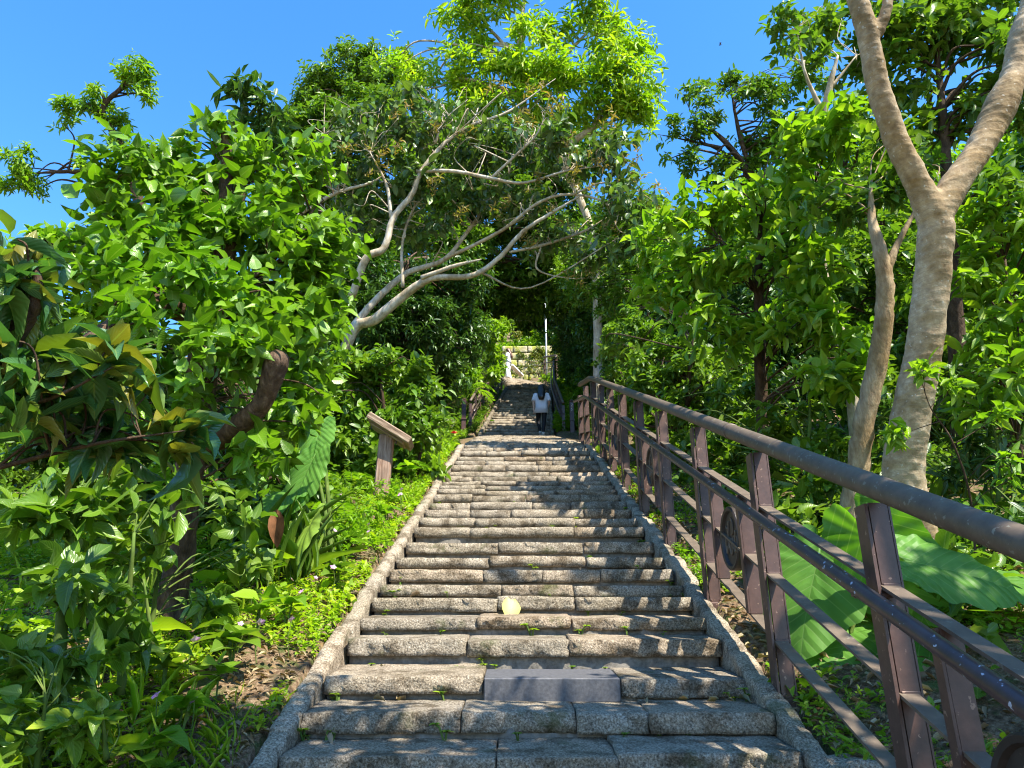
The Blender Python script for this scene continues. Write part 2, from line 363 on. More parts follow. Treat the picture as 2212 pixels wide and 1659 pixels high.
# ---------------------------------------------------------------- stone steps
def stone(x0, x1, y0, y1, z0, z1, res, amp, seed, rnd=.018, tilt=0.0, yawf=None):
    """rough rounded block; returns welded verts, quads"""
    n = [max(2, int(round((b-a)/res))) for a, b in ((x0, x1), (y0, y1), (z0, z1))]
    L = [np.linspace(a, b, k+1) for (a, b), k in zip(((x0, x1), (y0, y1), (z0, z1)), n)]
    Vs = []; Fs = []; off = 0
    for axis in range(3):
        u, v = [(1, 2), (2, 0), (0, 1)][axis]
        for side in (0, 1):
            A, B = np.meshgrid(L[u], L[v], indexing='ij'); P = np.zeros((A.size, 3)); P[:, u] = A.ravel(); P[:, v] = B.ravel(); P[:, axis] = L[axis][-side]  if side else L[axis][0]
            if side: P[:, axis] = L[axis][-1]
            na, nb = A.shape; J = (np.arange(na-1)[:, None]*nb+np.arange(nb-1)[None, :]).ravel()
            q = np.stack([J, J+nb, J+nb+1, J+1], 1)
            if not side: q = q[:, ::-1]
            Vs.append(P); Fs.append(q+off); off += len(P)
    P = np.concatenate(Vs); F = np.concatenate(Fs)
    key = np.round(P*1e4).astype(np.int64); _, idx, inv = np.unique(key, axis=0, return_index=True, return_inverse=True)
    P = P[idx]; F = inv.reshape(-1)[F]
    lo = np.array([x0, y0, z0])+rnd; hi = np.array([x1, y1, z1])-rnd
    C = np.clip(P, lo, hi); D = P-C; dl = np.linalg.norm(D, axis=1, keepdims=True)
    Nn = D/(dl+1e-9); mid = (lo+hi)/2
    P2 = np.where(dl > 1e-6, C+Nn*np.minimum(dl, rnd), P)
    # direction of displacement: outward
    ctr = np.array([0.5*(x0+x1), .5*(y0+y1), .5*(z0+z1)])
    front = np.clip(1-(P[:, 1]-y0)/.03, 0, 1)
    h = (np.abs(fbm(P2, 13, seed, 3))*-2.2+.5)*amp*1.5+fbm(P2, 4, seed+11, 2)*amp*.9
    P2 = P2.copy(); P2[:, 1] -= h*front*1.5
    top = (np.abs(P[:, 2]-z1) < 1e-4)
    P2[:, 2] += np.where(top, fbm(P2, 7, seed+5, 3)*amp*.55, 0)
    ends = (np.abs(P[:, 0]-x0) < 1e-4) | (np.abs(P[:, 0]-x1) < 1e-4)
    P2[:, 0] += np.where(ends, fbm(P2, 9, seed+8, 2)*amp*.9, 0)
    P2[:, 2] += tilt*(P[:, 1]-y0)+fbm(np.stack([P[:, 0], P[:, 0]*0+seed, P[:, 0]*0], 1), 1.4, seed, 2)*.012
    return P2, F
noseY = [744.2, 703.2, 669.5, 631.6, 611.6, 591.2, 579, 564.3, 552.1, 537.3, 523.2, 514.2, 506, 498.2, 491.2, 486, 482.2, 478, 473, 468.5, 462.2, 458, 454.4, 448.5, 445.4, 442.6]
noses = []
for k in range(7, 0, -1): noses.append((3.23+.921*(2.82-2.92)-.31*k, 1.303+.392*(-.10)-.132*k))
for yy in noseY:
    Z = 1110/(yy-351); noses.append((3.23+.921*(Z-2.92), 1.303+.392*(Z-2.92)))
def flight(name, label, noses, nxt, res0, yaw=None, first_visible=0):
    y0, z0 = noses[0]; root = empty(name, (float(cx(y0)), y0, z0-.15), label, 'stone stairs')
    for k, (yn, zn) in enumerate(noses):
        yb, zb = noses[k+1] if k+1 < len(noses) else nxt
        zprev = noses[k-1][1] if k else zn-.14
        rise = zn-zprev; c = float(cx(yn)); h = float(hw(yn))
        th = min(max(rise*.60, .07), .092)+.006*math.sin(k*7.3); depth = (yb-yn)+.05
        dist = max(yn, 2.5); res = max(.016, res0*dist/3.5)
        rr = np.random.default_rng(1000+k+int(yn*100)); nb = rr.choice([3, 3, 4])
        cuts = np.linspace(0, 1, nb+1); cuts[1:-1] += rr.uniform(-.09, .09, nb-1)
        slate = (name == 'lower_flight_steps' and abs(yn-noses[9][0]) < 1e-6)
        if slate:
            cuts = np.array([0, .375, .70, 1.0]); 
        xa, xb = c-h, c+h; vs_ = []; fs = []; off = 0; mi = []
        ya_ = 0 if yaw is None else yaw[k]
        for j in range(len(cuts)-1):
            if slate and j == 1: continue
            a = xa+(xb-xa)*cuts[j]+.002; b_ = xa+(xb-xa)*cuts[j+1]-.002
            dy = rr.normal()*.008; dz = rr.normal()*.005
            P, F = stone(a, b_, yn+dy, yn+depth+.02, zn-th+dz, zn+dz, res, .014, int(rr.integers(1e6)), rnd=.005, tilt=.11 if k < 12 and yn < 5 else .05)
            ang = rr.normal()*.008; ca, sa = math.cos(ang), math.sin(ang); mx, my = (a+b_)/2, yn
            q = P-[mx, my, 0]; P = np.stack([mx+q[:, 0]*ca-q[:, 1]*sa, my+q[:, 0]*sa+q[:, 1]*ca, P[:, 2]], 1)
            vs_.append(P); fs.append(F+off); off += len(P); mi += [0]*len(F)
        # recessed mortar bed under the blocks and behind them
        P, F = stone(xa+.01, xb-.01, yn+.035, yb+.12, zn-rise-.12, zn-.03, max(res, .04), .008, 77+k, rnd=.01)
        vs_.append(P); fs.append(F+off); mi += [1]*len(F)
        Pn = np.concatenate(vs_)
        if ya_:
            ca, sa = math.cos(ya_), math.sin(ya_); q = Pn-[c, yn, 0]
            Pn = np.stack([c+q[:, 0]*ca-q[:, 1]*sa, yn+q[:, 0]*sa+q[:, 1]*ca, Pn[:, 2]], 1)
        st = mesh_obj('step', Pn, np.concatenate(fs), [M_gran, M_mortar], root, smooth=True, mi=mi)
        if slate:
            b = MB(); xs0 = xa+(xb-xa)*.378; xs1 = xa+(xb-xa)*.695
            b.box(((xs0+xs1)/2, yn+.13, zn-.035), (xs1-xs0, .33, .105), Matrix.Rotation(R(6.5), 3, 'X'), bev=.004)
            tag(b.build('slate_block', M_slate, root), 'smooth dark grey slate block let into the third step')
    return root
crest = (11.72, 4.915)
flight('lower_flight_steps', 'wide nearest flight of rough granite steps with a dark slate block low down', noses, (12.1, 5.03), .020)
mids = [(11.72+.415*i+.3, 4.915+.131*i+.12) for i in range(20)]
flight('middle_flight_steps', 'shallow run of granite steps seen edge-on beyond the crest of the nearest flight', mids, (20.35, 7.62), .03)
ups = [(20.35+i*.334, 7.66+i*.186) for i in range(22)]
flight('upper_flight_steps', 'steep shaded flight of granite steps the girl climbs between two railings', ups, (27.7, 11.8), .03)
tops = [(27.75+i*.50, 11.86+i*.225) for i in range(13)]
flight('top_flight_steps', 'sunlit topmost granite steps curving left below the mossy wall', tops, (34.4, 14.7), .03, yaw=[R(min(24, 2*i)) for i in range(13)])
# kerbs
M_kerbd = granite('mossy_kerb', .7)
def kerb(name, label, side, ya, yb, off, width, up, group=None, m=M_kerb):
    y = ya; root = empty(name, (float(cx(ya))+side*off, ya, float(prof(ya))), label, 'kerb'); k = 0
    while y < yb:
        L = .42+.22*random.random(); y1 = min(y+L, yb)
        c0 = float(cx(y))+side*(off-hw(3)+hw(y)); c1 = float(cx(y1))+side*(off-hw(3)+hw(y1)); z0 = float(prof(y)); z1 = float(prof(y1))
        P, F = stone(-width/2, width/2, 0, 1, -.32, up, max(.02, .006*y), .008, 300+k+int(side*50), rnd=.022)
        t = P[:, 1]; 
        # end faces were scaled: rebuild along the slope
        P2 = np.stack([P[:, 0]+c0+(c1-c0)*t+random.uniform(-.012, .012), y+.004+(y1-y-.008)*t, P[:, 2]+z0+(z1-z0)*t+random.uniform(-.01, .012)], 1)
        hn = fbm(P2, 9, 41, 3)*.014; P2[:, 0] += hn*side; P2[:, 2] += np.where(P[:, 2] > up-.03, hn, 0)
        mesh_obj('kerb_stone', P2, F, m, root, smooth=True); y = y1; k += 1
    return root
kerb('granite_kerb', 'pale granite kerb along the left edge of the nearest flight, beside the weedy verge', -1, .9, 12.0, 1.05, .088, .012)
kerb('granite_kerb', 'granite kerb along the right edge of the nearest flight, below the long brown railing', 1, .9, 12.0, 1.055, .10, .015)
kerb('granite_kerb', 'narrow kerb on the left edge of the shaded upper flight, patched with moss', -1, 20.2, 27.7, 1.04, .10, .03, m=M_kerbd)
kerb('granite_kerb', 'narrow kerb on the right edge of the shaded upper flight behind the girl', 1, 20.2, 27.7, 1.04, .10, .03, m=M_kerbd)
# ---------------------------------------------------------------- railings
def NP(Z, ox=0.0, h=0.0):        # point over the nosing line of the nearest flight
    return np.array([.107+.012*(Z-2.92)+ox, 3.23+.921*(Z-2.92), 1.303+.392*(Z-2.92)+h])
def frame_along(d):
    d = np.asarray(d, float); d = d/np.linalg.norm(d); s = np.cross(d, [0, 0, 1]); s /= np.linalg.norm(s); u = np.cross(s, d)
    return np.stack([s, d, u], 1)   # columns: side, along, up
def railing(name, label, base, group=None, rails=(.047, 1.18), hand=(.026, .85), side=-1, posts=(), shorts=(), medals=(), brackets=(), handoff=.11, bars=(.85, .53, .23), fine=True, post_w=.064):
    """base: list of 3D points along the ground line; posts etc. given as points on it"""
    base = np.array(base, float); root = empty(name, base[0], label, 'railing', group)
    d0 = base[1]-base[0]; d0[2] = 0; d0 /= np.linalg.norm(d0); s0 = np.array([d0[1], -d0[0], 0])*side   # toward the stairs
    up = np.array([0, 0, 1.0])
    def line(h, off=0): return smooth_path_lin(base+up*h+s0*off)
    b = MB(); P = line(rails[1]); b.tube(P, rails[0]*.9, 18 if fine else 10); 
    if fine:                                              # welded sleeve joints
        for Zj in (3.75, 8.3):
            q = NP(Zj, base[0][0]-(.107+.012*(base_Z0-2.92)), rails[1]); dd = np.array([.012, .921, .392]); b.tube([q-dd*.03, q+dd*.03], rails[0]*.9+.003, 18)
    b.build('top_rail', M_top, root, smooth=True)
    if not fine: pass
    b = MB(); b.tube(line(hand[1], handoff), hand[0], 12); b.build('handrail', M_hand, root, smooth=True)
    for h in bars:
        b = MB()
        for i in range(len(base)-1):
            p, q = base[i]+up*h, base[i+1]+up*h; F = frame_along(q-p); Lg = np.linalg.norm(q-p)
            b.box((p+q)/2, (.058, Lg, .011), F)
        b.build('flat_bar', M_bar, root)
    for p, h in posts:
        p = np.array(p, float); b = MB(); hh = h
        b.box(p+[0.008, 0, hh/2-.05], (post_w, .011, hh+.04))
        b.box(p+[-post_w/2-.006, .022, hh/2-.05], (.011, .075, hh+.03))
        b.box(p+[post_w/2+.010, .022, hh/2-.05], (.009, .055, hh+.03))
        b.box(p+[0.008, .0, -.03], (post_w+.02, .035, .05), bev=.008)
        if fine:
            for sx in (-.02, .036): b.box(p+[sx, -.022, .005], (.014, .014, .014), bev=.004)
            for hz in bars: b.box(p+[.008, -.007, hz+.001], (post_w-.004, .006, .016), bev=.002)
        po = b.build('post', M_post, root)
    for p, h0, h1 in shorts:
        p = np.array(p, float); b = MB(); b.box(p+[0, 0, (h0+h1)/2], (.062, .011, h1-h0-.006)); b.box(p+[-.037, .014, (h0+h1)/2], (.009, .04, h1-h0-.01)); b.build('short_post', M_post, root)
    for c in medals:
        c = np.array(c, float); b = MB(); n = 40; th = np.arange(n)/n*2*np.pi
        prof_ = [(0.0, .010), (.145, .010), (.152, .026), (.168, .030), (.175, .022), (.175, -.022), (.168, -.030), (.152, -.026), (.145, -.010), (0.0, -.010)]
        vs_ = []; fs = []
        for r_, xx in prof_:
            rr_ = max(r_, .001); vs_ += [c+np.array([-xx, rr_*math.cos(a), rr_*math.sin(a)]) for a in th]
        for i in range(len(prof_)-1):
            for j in range(n): fs.append((i*n+j, i*n+(j+1) % n, (i+1)*n+(j+1) % n, (i+1)*n+j))
        b.add(vs_, fs); md = b.build('medallion', M_medal, root, smooth=False)
        md['label'] = 'round dark cast medallion with raised curly strokes'
        e = MB()                                        # raised curling strokes as on the casting
        def st(pts): e.tube([c+np.array([-.013, -u, v]) for u, v in smooth_path([(a, b_, 0) for a, b_ in pts], 6)[:, :2]], .0065, 6)
        st([(-.03, .10), (-.045, .05), (-.06, .00), (-.05, -.05)]); st([(.02, .11), (.045, .08), (.04, .03), (.02, .02)])
        st([(-.10, .02), (-.11, -.03), (-.095, -.07), (-.075, -.03)]); st([(-.03, .0), (-.035, -.06), (-.01, -.085), (.005, -.04), (.0, .0)])
        st([(.03, .0), (.035, -.06), (.06, -.08), (.065, -.02), (.085, .03)]); st([(.10, .0), (.105, -.05), (.09, -.09)]); st([(-.08, .08), (-.065, .06)])
        e.build('raised_mark', M_bar, md, smooth=True)
    for p in brackets:
        p = np.array(p, float); b = MB(); b.box(p+s0*(handoff/2)+up*(hand[1]-.03), (handoff, .035, .012)); b.box(p+s0*(handoff)+up*(hand[1]-.018), (.016, .035, .025)); b.build('bracket', M_post, root)
    return root
def smooth_path_lin(P):
    o = []
    for i in range(len(P)-1):
        for t in np.linspace(0, 1, 10)[:-1]: o.append(P[i]*(1-t)+P[i+1]*t)
    o.append(P[-1]); o = np.array(o)
    for _ in range(3): o[1:-1] = (o[:-2]+o[1:-1]*2+o[2:])/4
    return o
OX = 1.115; base_Z0 = -1.6
mainZ = [-.42, .84, 2.08, 3.30, 4.55, 5.85, 7.07, 8.27, 9.44, 10.6, 11.75]
bend = NP(12.15, OX); far1 = bend+np.array([-.02, .92, .26])*.75; far2 = far1+np.array([-.10, .9, .22])*.55
posts = [(NP(z, OX), 1.15) for z in mainZ]+[(far1, 1.12), (far2, 1.0)]
shorts = []; medals = []
for a, b_ in [(.84, 2.08), (3.30, 4.55), (5.85, 7.07), (8.27, 9.44), (10.6, 11.75)]:
    m_ = (a+b_)/2
    for s_ in (-.29, .29): shorts.append((NP(m_+s_, OX), .235, .845))
    medals.append(NP(m_, OX, .54))
railing('brown_railing', 'long brown metal railing with round medallions along the right of the nearest flight', [NP(base_Z0, OX), bend, far1, far2],
        posts=posts, shorts=shorts, medals=medals, brackets=[NP(z, OX) for z in (2.08, 4.55, 7.07, 9.44)])
# upper railings
def on(x, y, dz=0): return np.array([x, y, float(prof(y))+dz])
Lb = [on(-1.22, 20.5, -.24), on(-.95, 24, -.1), on(-.42, 28.0)]
Rb = [on(1.50, 20.5, -.3), on(1.46, 24, -.15), on(1.70, 27.9), on(2.10, 31.6, .15), on(1.55, 33.2)]
def along(b, n):
    b = np.array(b); L = np.concatenate([[0], np.cumsum(np.linalg.norm(np.diff(b, axis=0), axis=1))]); s = np.linspace(0.05, L[-1]-.05, n)
    return [np.array([np.interp(v, L, b[:, k]) for k in range(3)]) for v in s]
railing('brown_railing', 'brown railing on the left of the upper flight, half hidden by dark leaves', Lb, side=1,
        posts=[(p, 1.12) for p in along(Lb, 8)], shorts=[(p, .235, .845) for p in along(Lb, 14)[1:-1:3]], medals=[along(Lb, 15)[4]+[0, 0, .54], along(Lb, 15)[10]+[0, 0, .54]], fine=False)
railing('brown_railing', 'brown railing right of the upper flight, climbing to the pale lamp pole', Rb, side=-1,
        posts=[(p, 1.12) for p in along(Rb, 13)], shorts=[(p, .235, .845) for p in along(Rb, 25)[1:-1:3]], medals=[along(Rb, 25)[4]+[0, 0, .54], along(Rb, 25)[12]+[0, 0, .54]], fine=False)
def newel(p, label, num=False):
    p = np.array(p); r = empty('newel_post', p, label, 'post'); b = MB(); b.box(p+[0, 0, .60], (.125, .11, 1.34), bev=.006); b.build('shaft', M_post, r)
    b = MB(); b.box(p+[0, 0, 1.295], (.135, .12, .05), bev=.02); b.box(p+[0, 0, 1.33], (.09, .08, .035), bev=.016); b.build('cap', M_post, r)
    b = MB(); b.box(p+[0, -.01, .70], (.15, .135, .035)); b.build('collar', M_post, r)
    if num:
        for ch, zz in (('2', 1.16), ('5', 1.03)):
            cu = bpy.data.curves.new('digit', 'FONT'); cu.body = ch; cu.size = .12; cu.extrude = .003; cu.align_x = 'CENTER'; cu.align_y = 'CENTER'
            tmp = bpy.data.objects.new('tmp', cu); me = bpy.data.meshes.new_from_object(tmp); bpy.data.objects.remove(tmp)
            o = bpy.data.objects.new('painted_digit', me); me.materials.append(M_num); COL.objects.link(o); o.parent = r
            o.rotation_euler = (R(90), 0, 0); o.location = (0, -.0585, zz)
newel(on(-1.40, 20.45, -.32), 'square brown end post at the foot of the left upper railing')
newel(on(1.74, 20.45, -.36), 'square brown end post marked with the digits 2 and 5, right of the upper flight', True)
# ---------------------------------------------------------------- notice lectern (wooden info board)
ip = W(381, 497, 7.6); iz = g1(ip[0], ip[1]); ib = np.array([ip[0], ip[1], iz]); 
r = empty('wooden_notice_stand', ib, 'weathered brown wooden notice stand with slanted board on a stout post in the left verge', 'notice stand')
tp = W(386, 437, 7.75)
b = MB(); 
hh = .70
b.box((0, 0, 0), (.155, .10, hh+.12), Matrix.Rotation(R(2), 3, 'Y'), bev=.012)
o = b.build('post', M_wood, None); o.parent = r; o.location = (0.01, 0, hh/2-.06)
b = MB(); b.box((0, 0, 0), (.52, .44, .075), bev=.008); b.box((0, -.0, -.045), (.40, .30, .03), bev=.004)
o = b.build('slanted_board', M_board, None); o.parent = r; o.location = (.055, .03, hh+.045); o.rotation_euler = (R(4), R(31), R(6))
for sx in (-.14, .13):
    b = MB(); b.tube([(sx, -.04, hh-.03-sx*.6), (sx+.01, -.04, hh+.06-sx*.6)], .006, 6); o = b.build('bolt', M_medal, None); o.parent = r; 
# ---------------------------------------------------------------- people
def ellring(c, rx, ry, n=16, tilt=0):
    th = np.arange(n)/n*2*np.pi; return np.stack([c[0]+rx*np.cos(th), c[1]+ry*np.sin(th), c[2]+0*th+tilt*np.sin(th)], 1)
def loft(rings):
    n = len(rings[0]); v = np.concatenate(rings); f = []
    for i in range(len(rings)-1):
        for j in range(n): f.append((i*n+j, i*n+(j+1) % n, (i+1)*n+(j+1) % n, (i+1)*n+j))
    f.append(tuple(range(n))[::-1]); f.append(tuple((len(rings)-1)*n+j for j in range(n))); return v, f
def skin_mesh(name, verts, edges, radii, m, parent, root=0, sub=2):
    me = bpy.data.meshes.new(name); me.from_pydata([tuple(v) for v in verts], edges, []); o = bpy.data.objects.new(name, me); COL.objects.link(o)
    sk = o.modifiers.new('s', 'SKIN'); 
    for i, r_ in enumerate(radii):
        me.skin_vertices[0].data[i].radius = (r_, r_) if np.ndim(r_) == 0 else r_
    me.skin_vertices[0].data[root].use_root = True
    o.modifiers.new('d', 'SUBSURF').levels = sub; o.modifiers['d'].render_levels = sub
    dg = bpy.context.evaluated_depsgraph_get(); dg.update(); nm = bpy.data.meshes.new_from_object(o.evaluated_get(dg)); bpy.data.objects.remove(o)
    nm.name = name; nm.materials.clear(); nm.materials.append(m)
    for p in nm.polygons: p.use_smooth = True
    o = bpy.data.objects.new(name, nm); COL.objects.link(o); o.parent = parent; return o
def person(loc, rz, sc, label, J, top, bottom, hair, shoes, arms_bent=False, longhair=.36):
    root = empty('person', loc, label, 'person'); root.rotation_euler[2] = rz; root.scale = (sc,)*3
    V_, E, Rr = [], [], []
    def ad(p, r_, par=None):
        V_.append(p); Rr.append(r_); i = len(V_)-1
        if par is not None: E.append((par, i))
        return i
    pel = ad(J['pel'], (.13, .10)); wa = ad(J['wa'], (.11, .08), pel); ch = ad(J['ch'], (.13, .09), wa); nk = ad(J['nk'], .05, ch); hd = ad(J['hd'], (.075, .085), nk); tp_ = ad(J['tp'], (.065, .07), hd)
    for s in ('L', 'R'):
        sh = ad(J['sh'+s], .05, ch); el = ad(J['el'+s], .038, sh); wr = ad(J['wr'+s], .025, el); ha = ad(J['ha'+s], (.035, .02), wr)
        d = np.array(J['ha'+s])-np.array(J['wr'+s]); d = d/np.linalg.norm(d); sd = np.cross(d, [0, 1, .01]); sd /= np.linalg.norm(sd)+1e-9
        for k in range(4):
            f1 = ad(tuple(np.array(J['ha'+s])+d*.045+sd*(k-1.5)*.02), .009, ha); ad(tuple(np.array(J['ha'+s])+d*(.085-.006*abs(k-1.3))+sd*(k-1.5)*.021+np.array([0, .012, 0])), .007, f1)
        t1 = ad(tuple(np.array(J['wr'+s])+d*.04+sd*.045), .010, ha); ad(tuple(np.array(J['wr'+s])+d*.08+sd*.055), .008, t1)
        hp = ad(J['hp'+s], .085, pel); kn = ad(J['kn'+s], .055, hp); an = ad(J['an'+s], .036, kn); ft = ad(J['ft'+s], .032, an)
    body = skin_mesh('body', V_, E, Rr, M_skin, root)
    # face features on the body side: nose, eyes, mouth as one small relief
    h = np.array(J['hd']); b = MB()
    fd = np.array([0, 1, 0.]) if 'fd' not in J else np.array(J['fd'], float)
    sd = np.array([fd[1], -fd[0], 0])
    b.tube([h+fd*.085+[0, 0, .02], h+fd*.105-[0, 0, .02]], [.007, .013], 6); b.tube([h+fd*.085+sd*.02-[0, 0, .05], h+fd*.085-sd*.02-[0, 0, .05]], .006, 6)
    for q in (-1, 1): b.tube([h+fd*.08+sd*q*.03+[0, 0, .02], h+fd*.088+sd*q*.03+[0, 0, .02]], .009, 6); b.tube([h+sd*q*.078, h+sd*q*.092+[0, 0, .03]], [.02, .012], 6)
    o = b.build('face', M_skin, None, smooth=True); o.parent = root
    # clothing
    def lf(name, rings, m): v, f = loft(rings); o = mesh_obj(name, v, f, m, None, smooth=True); o.parent = root; return o
    def legs(name, m, r0, r1, r2, down=1.0):
        b = MB()
        for s in ('L', 'R'):
            hp, kn, an = (np.array(J[q+s]) for q in ('hp', 'kn', 'an'))
            P = smooth_path([hp-[0, 0, .02], hp*.6+kn*.4, kn, kn*.45+an*.55, kn*(1-down)+an*down], 4); rr_ = np.interp(np.linspace(0, 1, len(P)), [0, .25, .5, .75, 1], [r0, (r0+r1)/2, r1, (r1+r2)/2*1.06, r2])
            b.tube(P, rr_, 12)
        p = np.array(J['pel']); v, f = loft([ellring(p+[0, 0, z], rx, ry) for z, rx, ry in ((-.12, .13, .10), (-.05, .15, .115), (.04, .14, .105), (.13, .10, .08))]); b.add(v, f)
        o = b.build(name, m, None, smooth=True); o.parent = root
    bottom(legs)
    top(root, J, lf)
    # hair
    h = np.array(J['hd']); rings = []
    for z, rx, ry, dy in ((.135, .02, .02, 0), (.12, .07, .075, 0), (.08, .105, .11, -.01), (.02, .112, .105, -.03), (-.06, .115, .085, -.075), (-.16, .12, .075, -.13), (-.28, .11, .06, -.18), (-.28-longhair*.35, .07, .035, -.20)):
        rings.append(ellring(h+(fd if z > 0 else np.array([0., 1, 0]))*dy+[0, 0, z], rx, ry))
    lf('hair', rings, hair)
    b = MB()
    for s in ('L', 'R'):
        a = np.array(J['an'+s]); f_ = np.array(J['ft'+s]); d = f_-a; d = d/np.linalg.norm(d)
        b.tube([a+[0, 0, .02], a-[0, 0, .035], f_*.5+a*.5-[0, 0, .03], f_-[0, 0, .005]+d*.02], [.045, .05, .047, .03], 10)
    o = b.build('shoes', shoes, None, smooth=True); o.parent = root
    return root
def tee(sleeve_m, wide=1.0, crop=0):
    def f(root, J, lf):
        ch = np.array(J['ch']); pel = np.array(J['pel']); nk = np.array(J['nk'])
        bot = pel+[0, -.01, -.16+crop]
        rings = [ellring(bot, .20*wide, .15*wide, tilt=.03), ellring(bot*.6+ch*.4, .17*wide, .13*wide), ellring(bot*.25+ch*.75, .175*wide, .13*wide), ellring(ch+[0, 0, .03], .19*wide, .125), ellring(ch+[0, 0, .12], .17, .11), ellring(nk+[0, 0, -.02], .07, .065)]
        v, fa = loft(rings); b = MB()
        vv = v.copy(); vv += (fbm(v, 11, 3)[:, None]*np.array([.035, .03, .02])); b.add(vv, fa)
        for s in ('L', 'R'):
            sh, el = np.array(J['sh'+s]), np.array(J['el'+s]); b.tube([sh*.8+ch*.2+[0, 0, .03], sh+[0, 0, .0], sh*.35+el*.65, sh*.1+el*.9], [.055, .066, .072, .068], 12)
        o = b.build('shirt', sleeve_m, None, smooth=True); o.parent = root
    return f
# girl climbing (seen from behind; local +y faces up the stairs)
J = dict(pel=(0, 0, .86), wa=(0, .02, 1.0), ch=(0, .03, 1.18), nk=(0, .03, 1.36), hd=(.005, .05, 1.47), tp=(.01, .05, 1.56),
  shL=(-.165, .03, 1.28), elL=(-.235, .0, 1.05), wrL=(-.225, .02, .83), haL=(-.215, .03, .76), shR=(.165, .03, 1.28), elR=(.235, .04, 1.05), wrR=(.17, .16, .90), haR=(.15, .2, .86),
  hpL=(-.09, .0, .80), knL=(-.10, .17, .48), anL=(-.05, .16, .17), ftL=(-.05, .30, .13), hpR=(.08, 0, .80), knR=(.07, -.02, .44), anR=(.04, -.08, .07), ftR=(.04, .05, .02), fd=(.45, .89, 0))
gp = W(1168*S22, 941*S22, 22.2)
gz = float(np.interp(gp[1], [n[0] for n in ups], [n[1] for n in ups]))
k = max(i for i, n in enumerate(ups) if n[0] <= max(gp[1], ups[0][0]+.01))
person((gp[0], ups[0][0]+.16, ups[0][1]+.005), R(-4), 1.0, 'girl with long black hair, loose white t-shirt and black leggings climbing the stairs', J,
       tee(M_white, 1.05), lambda lg: lg('leggings', M_black, .095, .058, .038, .97), M_hair, M_shoe)
# woman in white at the top, turned left
J2 = dict(pel=(0, 0, .88), wa=(0, 0, 1.02), ch=(0, .01, 1.2), nk=(0, .01, 1.38), hd=(0, .03, 1.49), tp=(0, .03, 1.58),
  shL=(-.16, 0, 1.3), elL=(-.18, .08, 1.08), wrL=(-.12, .3, 1.1), haL=(-.1, .37, 1.12), shR=(.16, 0, 1.3), elR=(.18, .04, 1.06), wrR=(.12, .27, 1.04), haR=(.09, .34, 1.06),
  hpL=(-.09, 0, .82), knL=(-.10, .04, .46), anL=(-.10, 0, .07), ftL=(-.10, .13, .03), hpR=(.09, 0, .82), knR=(.10, .03, .46), anR=(.11, -.04, .07), ftR=(.11, .09, .03))
wp = W(508.5, 372, 36.2)
wy = 33.0; wk = max(i for i, n in enumerate(tops) if n[0] <= wy)
person((-.17, tops[10][0]+.15, tops[10][1]+.01), R(78), 1.0, 'brown-haired woman in white top and white patterned trousers standing at the stair top', J2,
       tee(M_white, .92, .12), lambda lg: lg('trousers', M_white2, .11, .095, .10, 1.0), M_hairb, M_shoe)
# ---------------------------------------------------------------- wall, coping and lamp pole at the top
def retaining_wall():
    x0, x1, y, z0 = -.4, 1.9, 36.2, 14.9; root = empty('mossy_retaining_wall', (x0, y, z0), 'mossy retaining wall of squared yellow-grey stones closing the view at the top of the stairs', 'wall')
    Vs, Fs, off = [], [], 0; z = z0; row = 0; rr = np.random.default_rng(5)
    while z < z0+2.1:
        h = .36+.06*rr.random(); x = x0-.3*rr.random()
        while x < x1:
            l = .5+.4*rr.random(); P, F = stone(x+.012, x+l-.012, y+rr.normal()*.02, y+.4, z+.01, z+h-.01, .10, .02, int(rr.integers(1e6)), rnd=.03)
            Vs.append(P); Fs.append(F+off); off += len(P); x += l
        z += h; row += 1
    mesh_obj('stonework', np.concatenate(Vs), np.concatenate(Fs), M_wall, root, smooth=True)
    b = MB(); b.box((.75, y+.35, z0+1.0), (2.5, .4, 2.0)); b.build('backing', M_mortar, root)
retaining_wall()
b = MB(); p0 = np.array([.50, 34.9, 15.1]); p1 = W(511, 365, 36.4)
d = p1-p0; b.box((p0+p1)/2, (.22, np.linalg.norm(d), .12), frame_along(d), bev=.02)
tag(b.build('stair_coping', simple('coping_white', (.7, .66, .56), .9, .1, 12, .12, .3), None, loc=p0), 'pale sloping coping beside the top steps, just right of the woman in white', 'coping')
pb = np.array([(549-512)/740*33.4, 33.2, 14.2]); r = empty('lamp_pole', pb, 'thin pale lamp pole beside the top end of the right upper railing', 'lamp pole')
b = MB(); b.tube([pb+[0, 0, -.3], pb+[0, 0, 2.2], pb+[-.01, 0, 4.4]], [.045, .04, .036], 12); b.build('pole', M_pole, r, smooth=True)
b = MB(); b.tube([pb+[0, 0, 4.38], pb+[-.15, -.1, 4.55], pb+[-.5, -.3, 4.6]], .022, 8); b.build('arm', M_pole, r, smooth=True)
b = MB(); b.box(pb+[-.65, -.38, 4.6], (.42, .14, .09), Matrix.Rotation(R(32), 3, 'Z'), bev=.03); b.build('lamp_head', M_pole, r)
b = MB(); b.box(pb+[0, 0, -.02], (.16, .16, .05), bev=.01); b.build('base_plate', M_post, r)
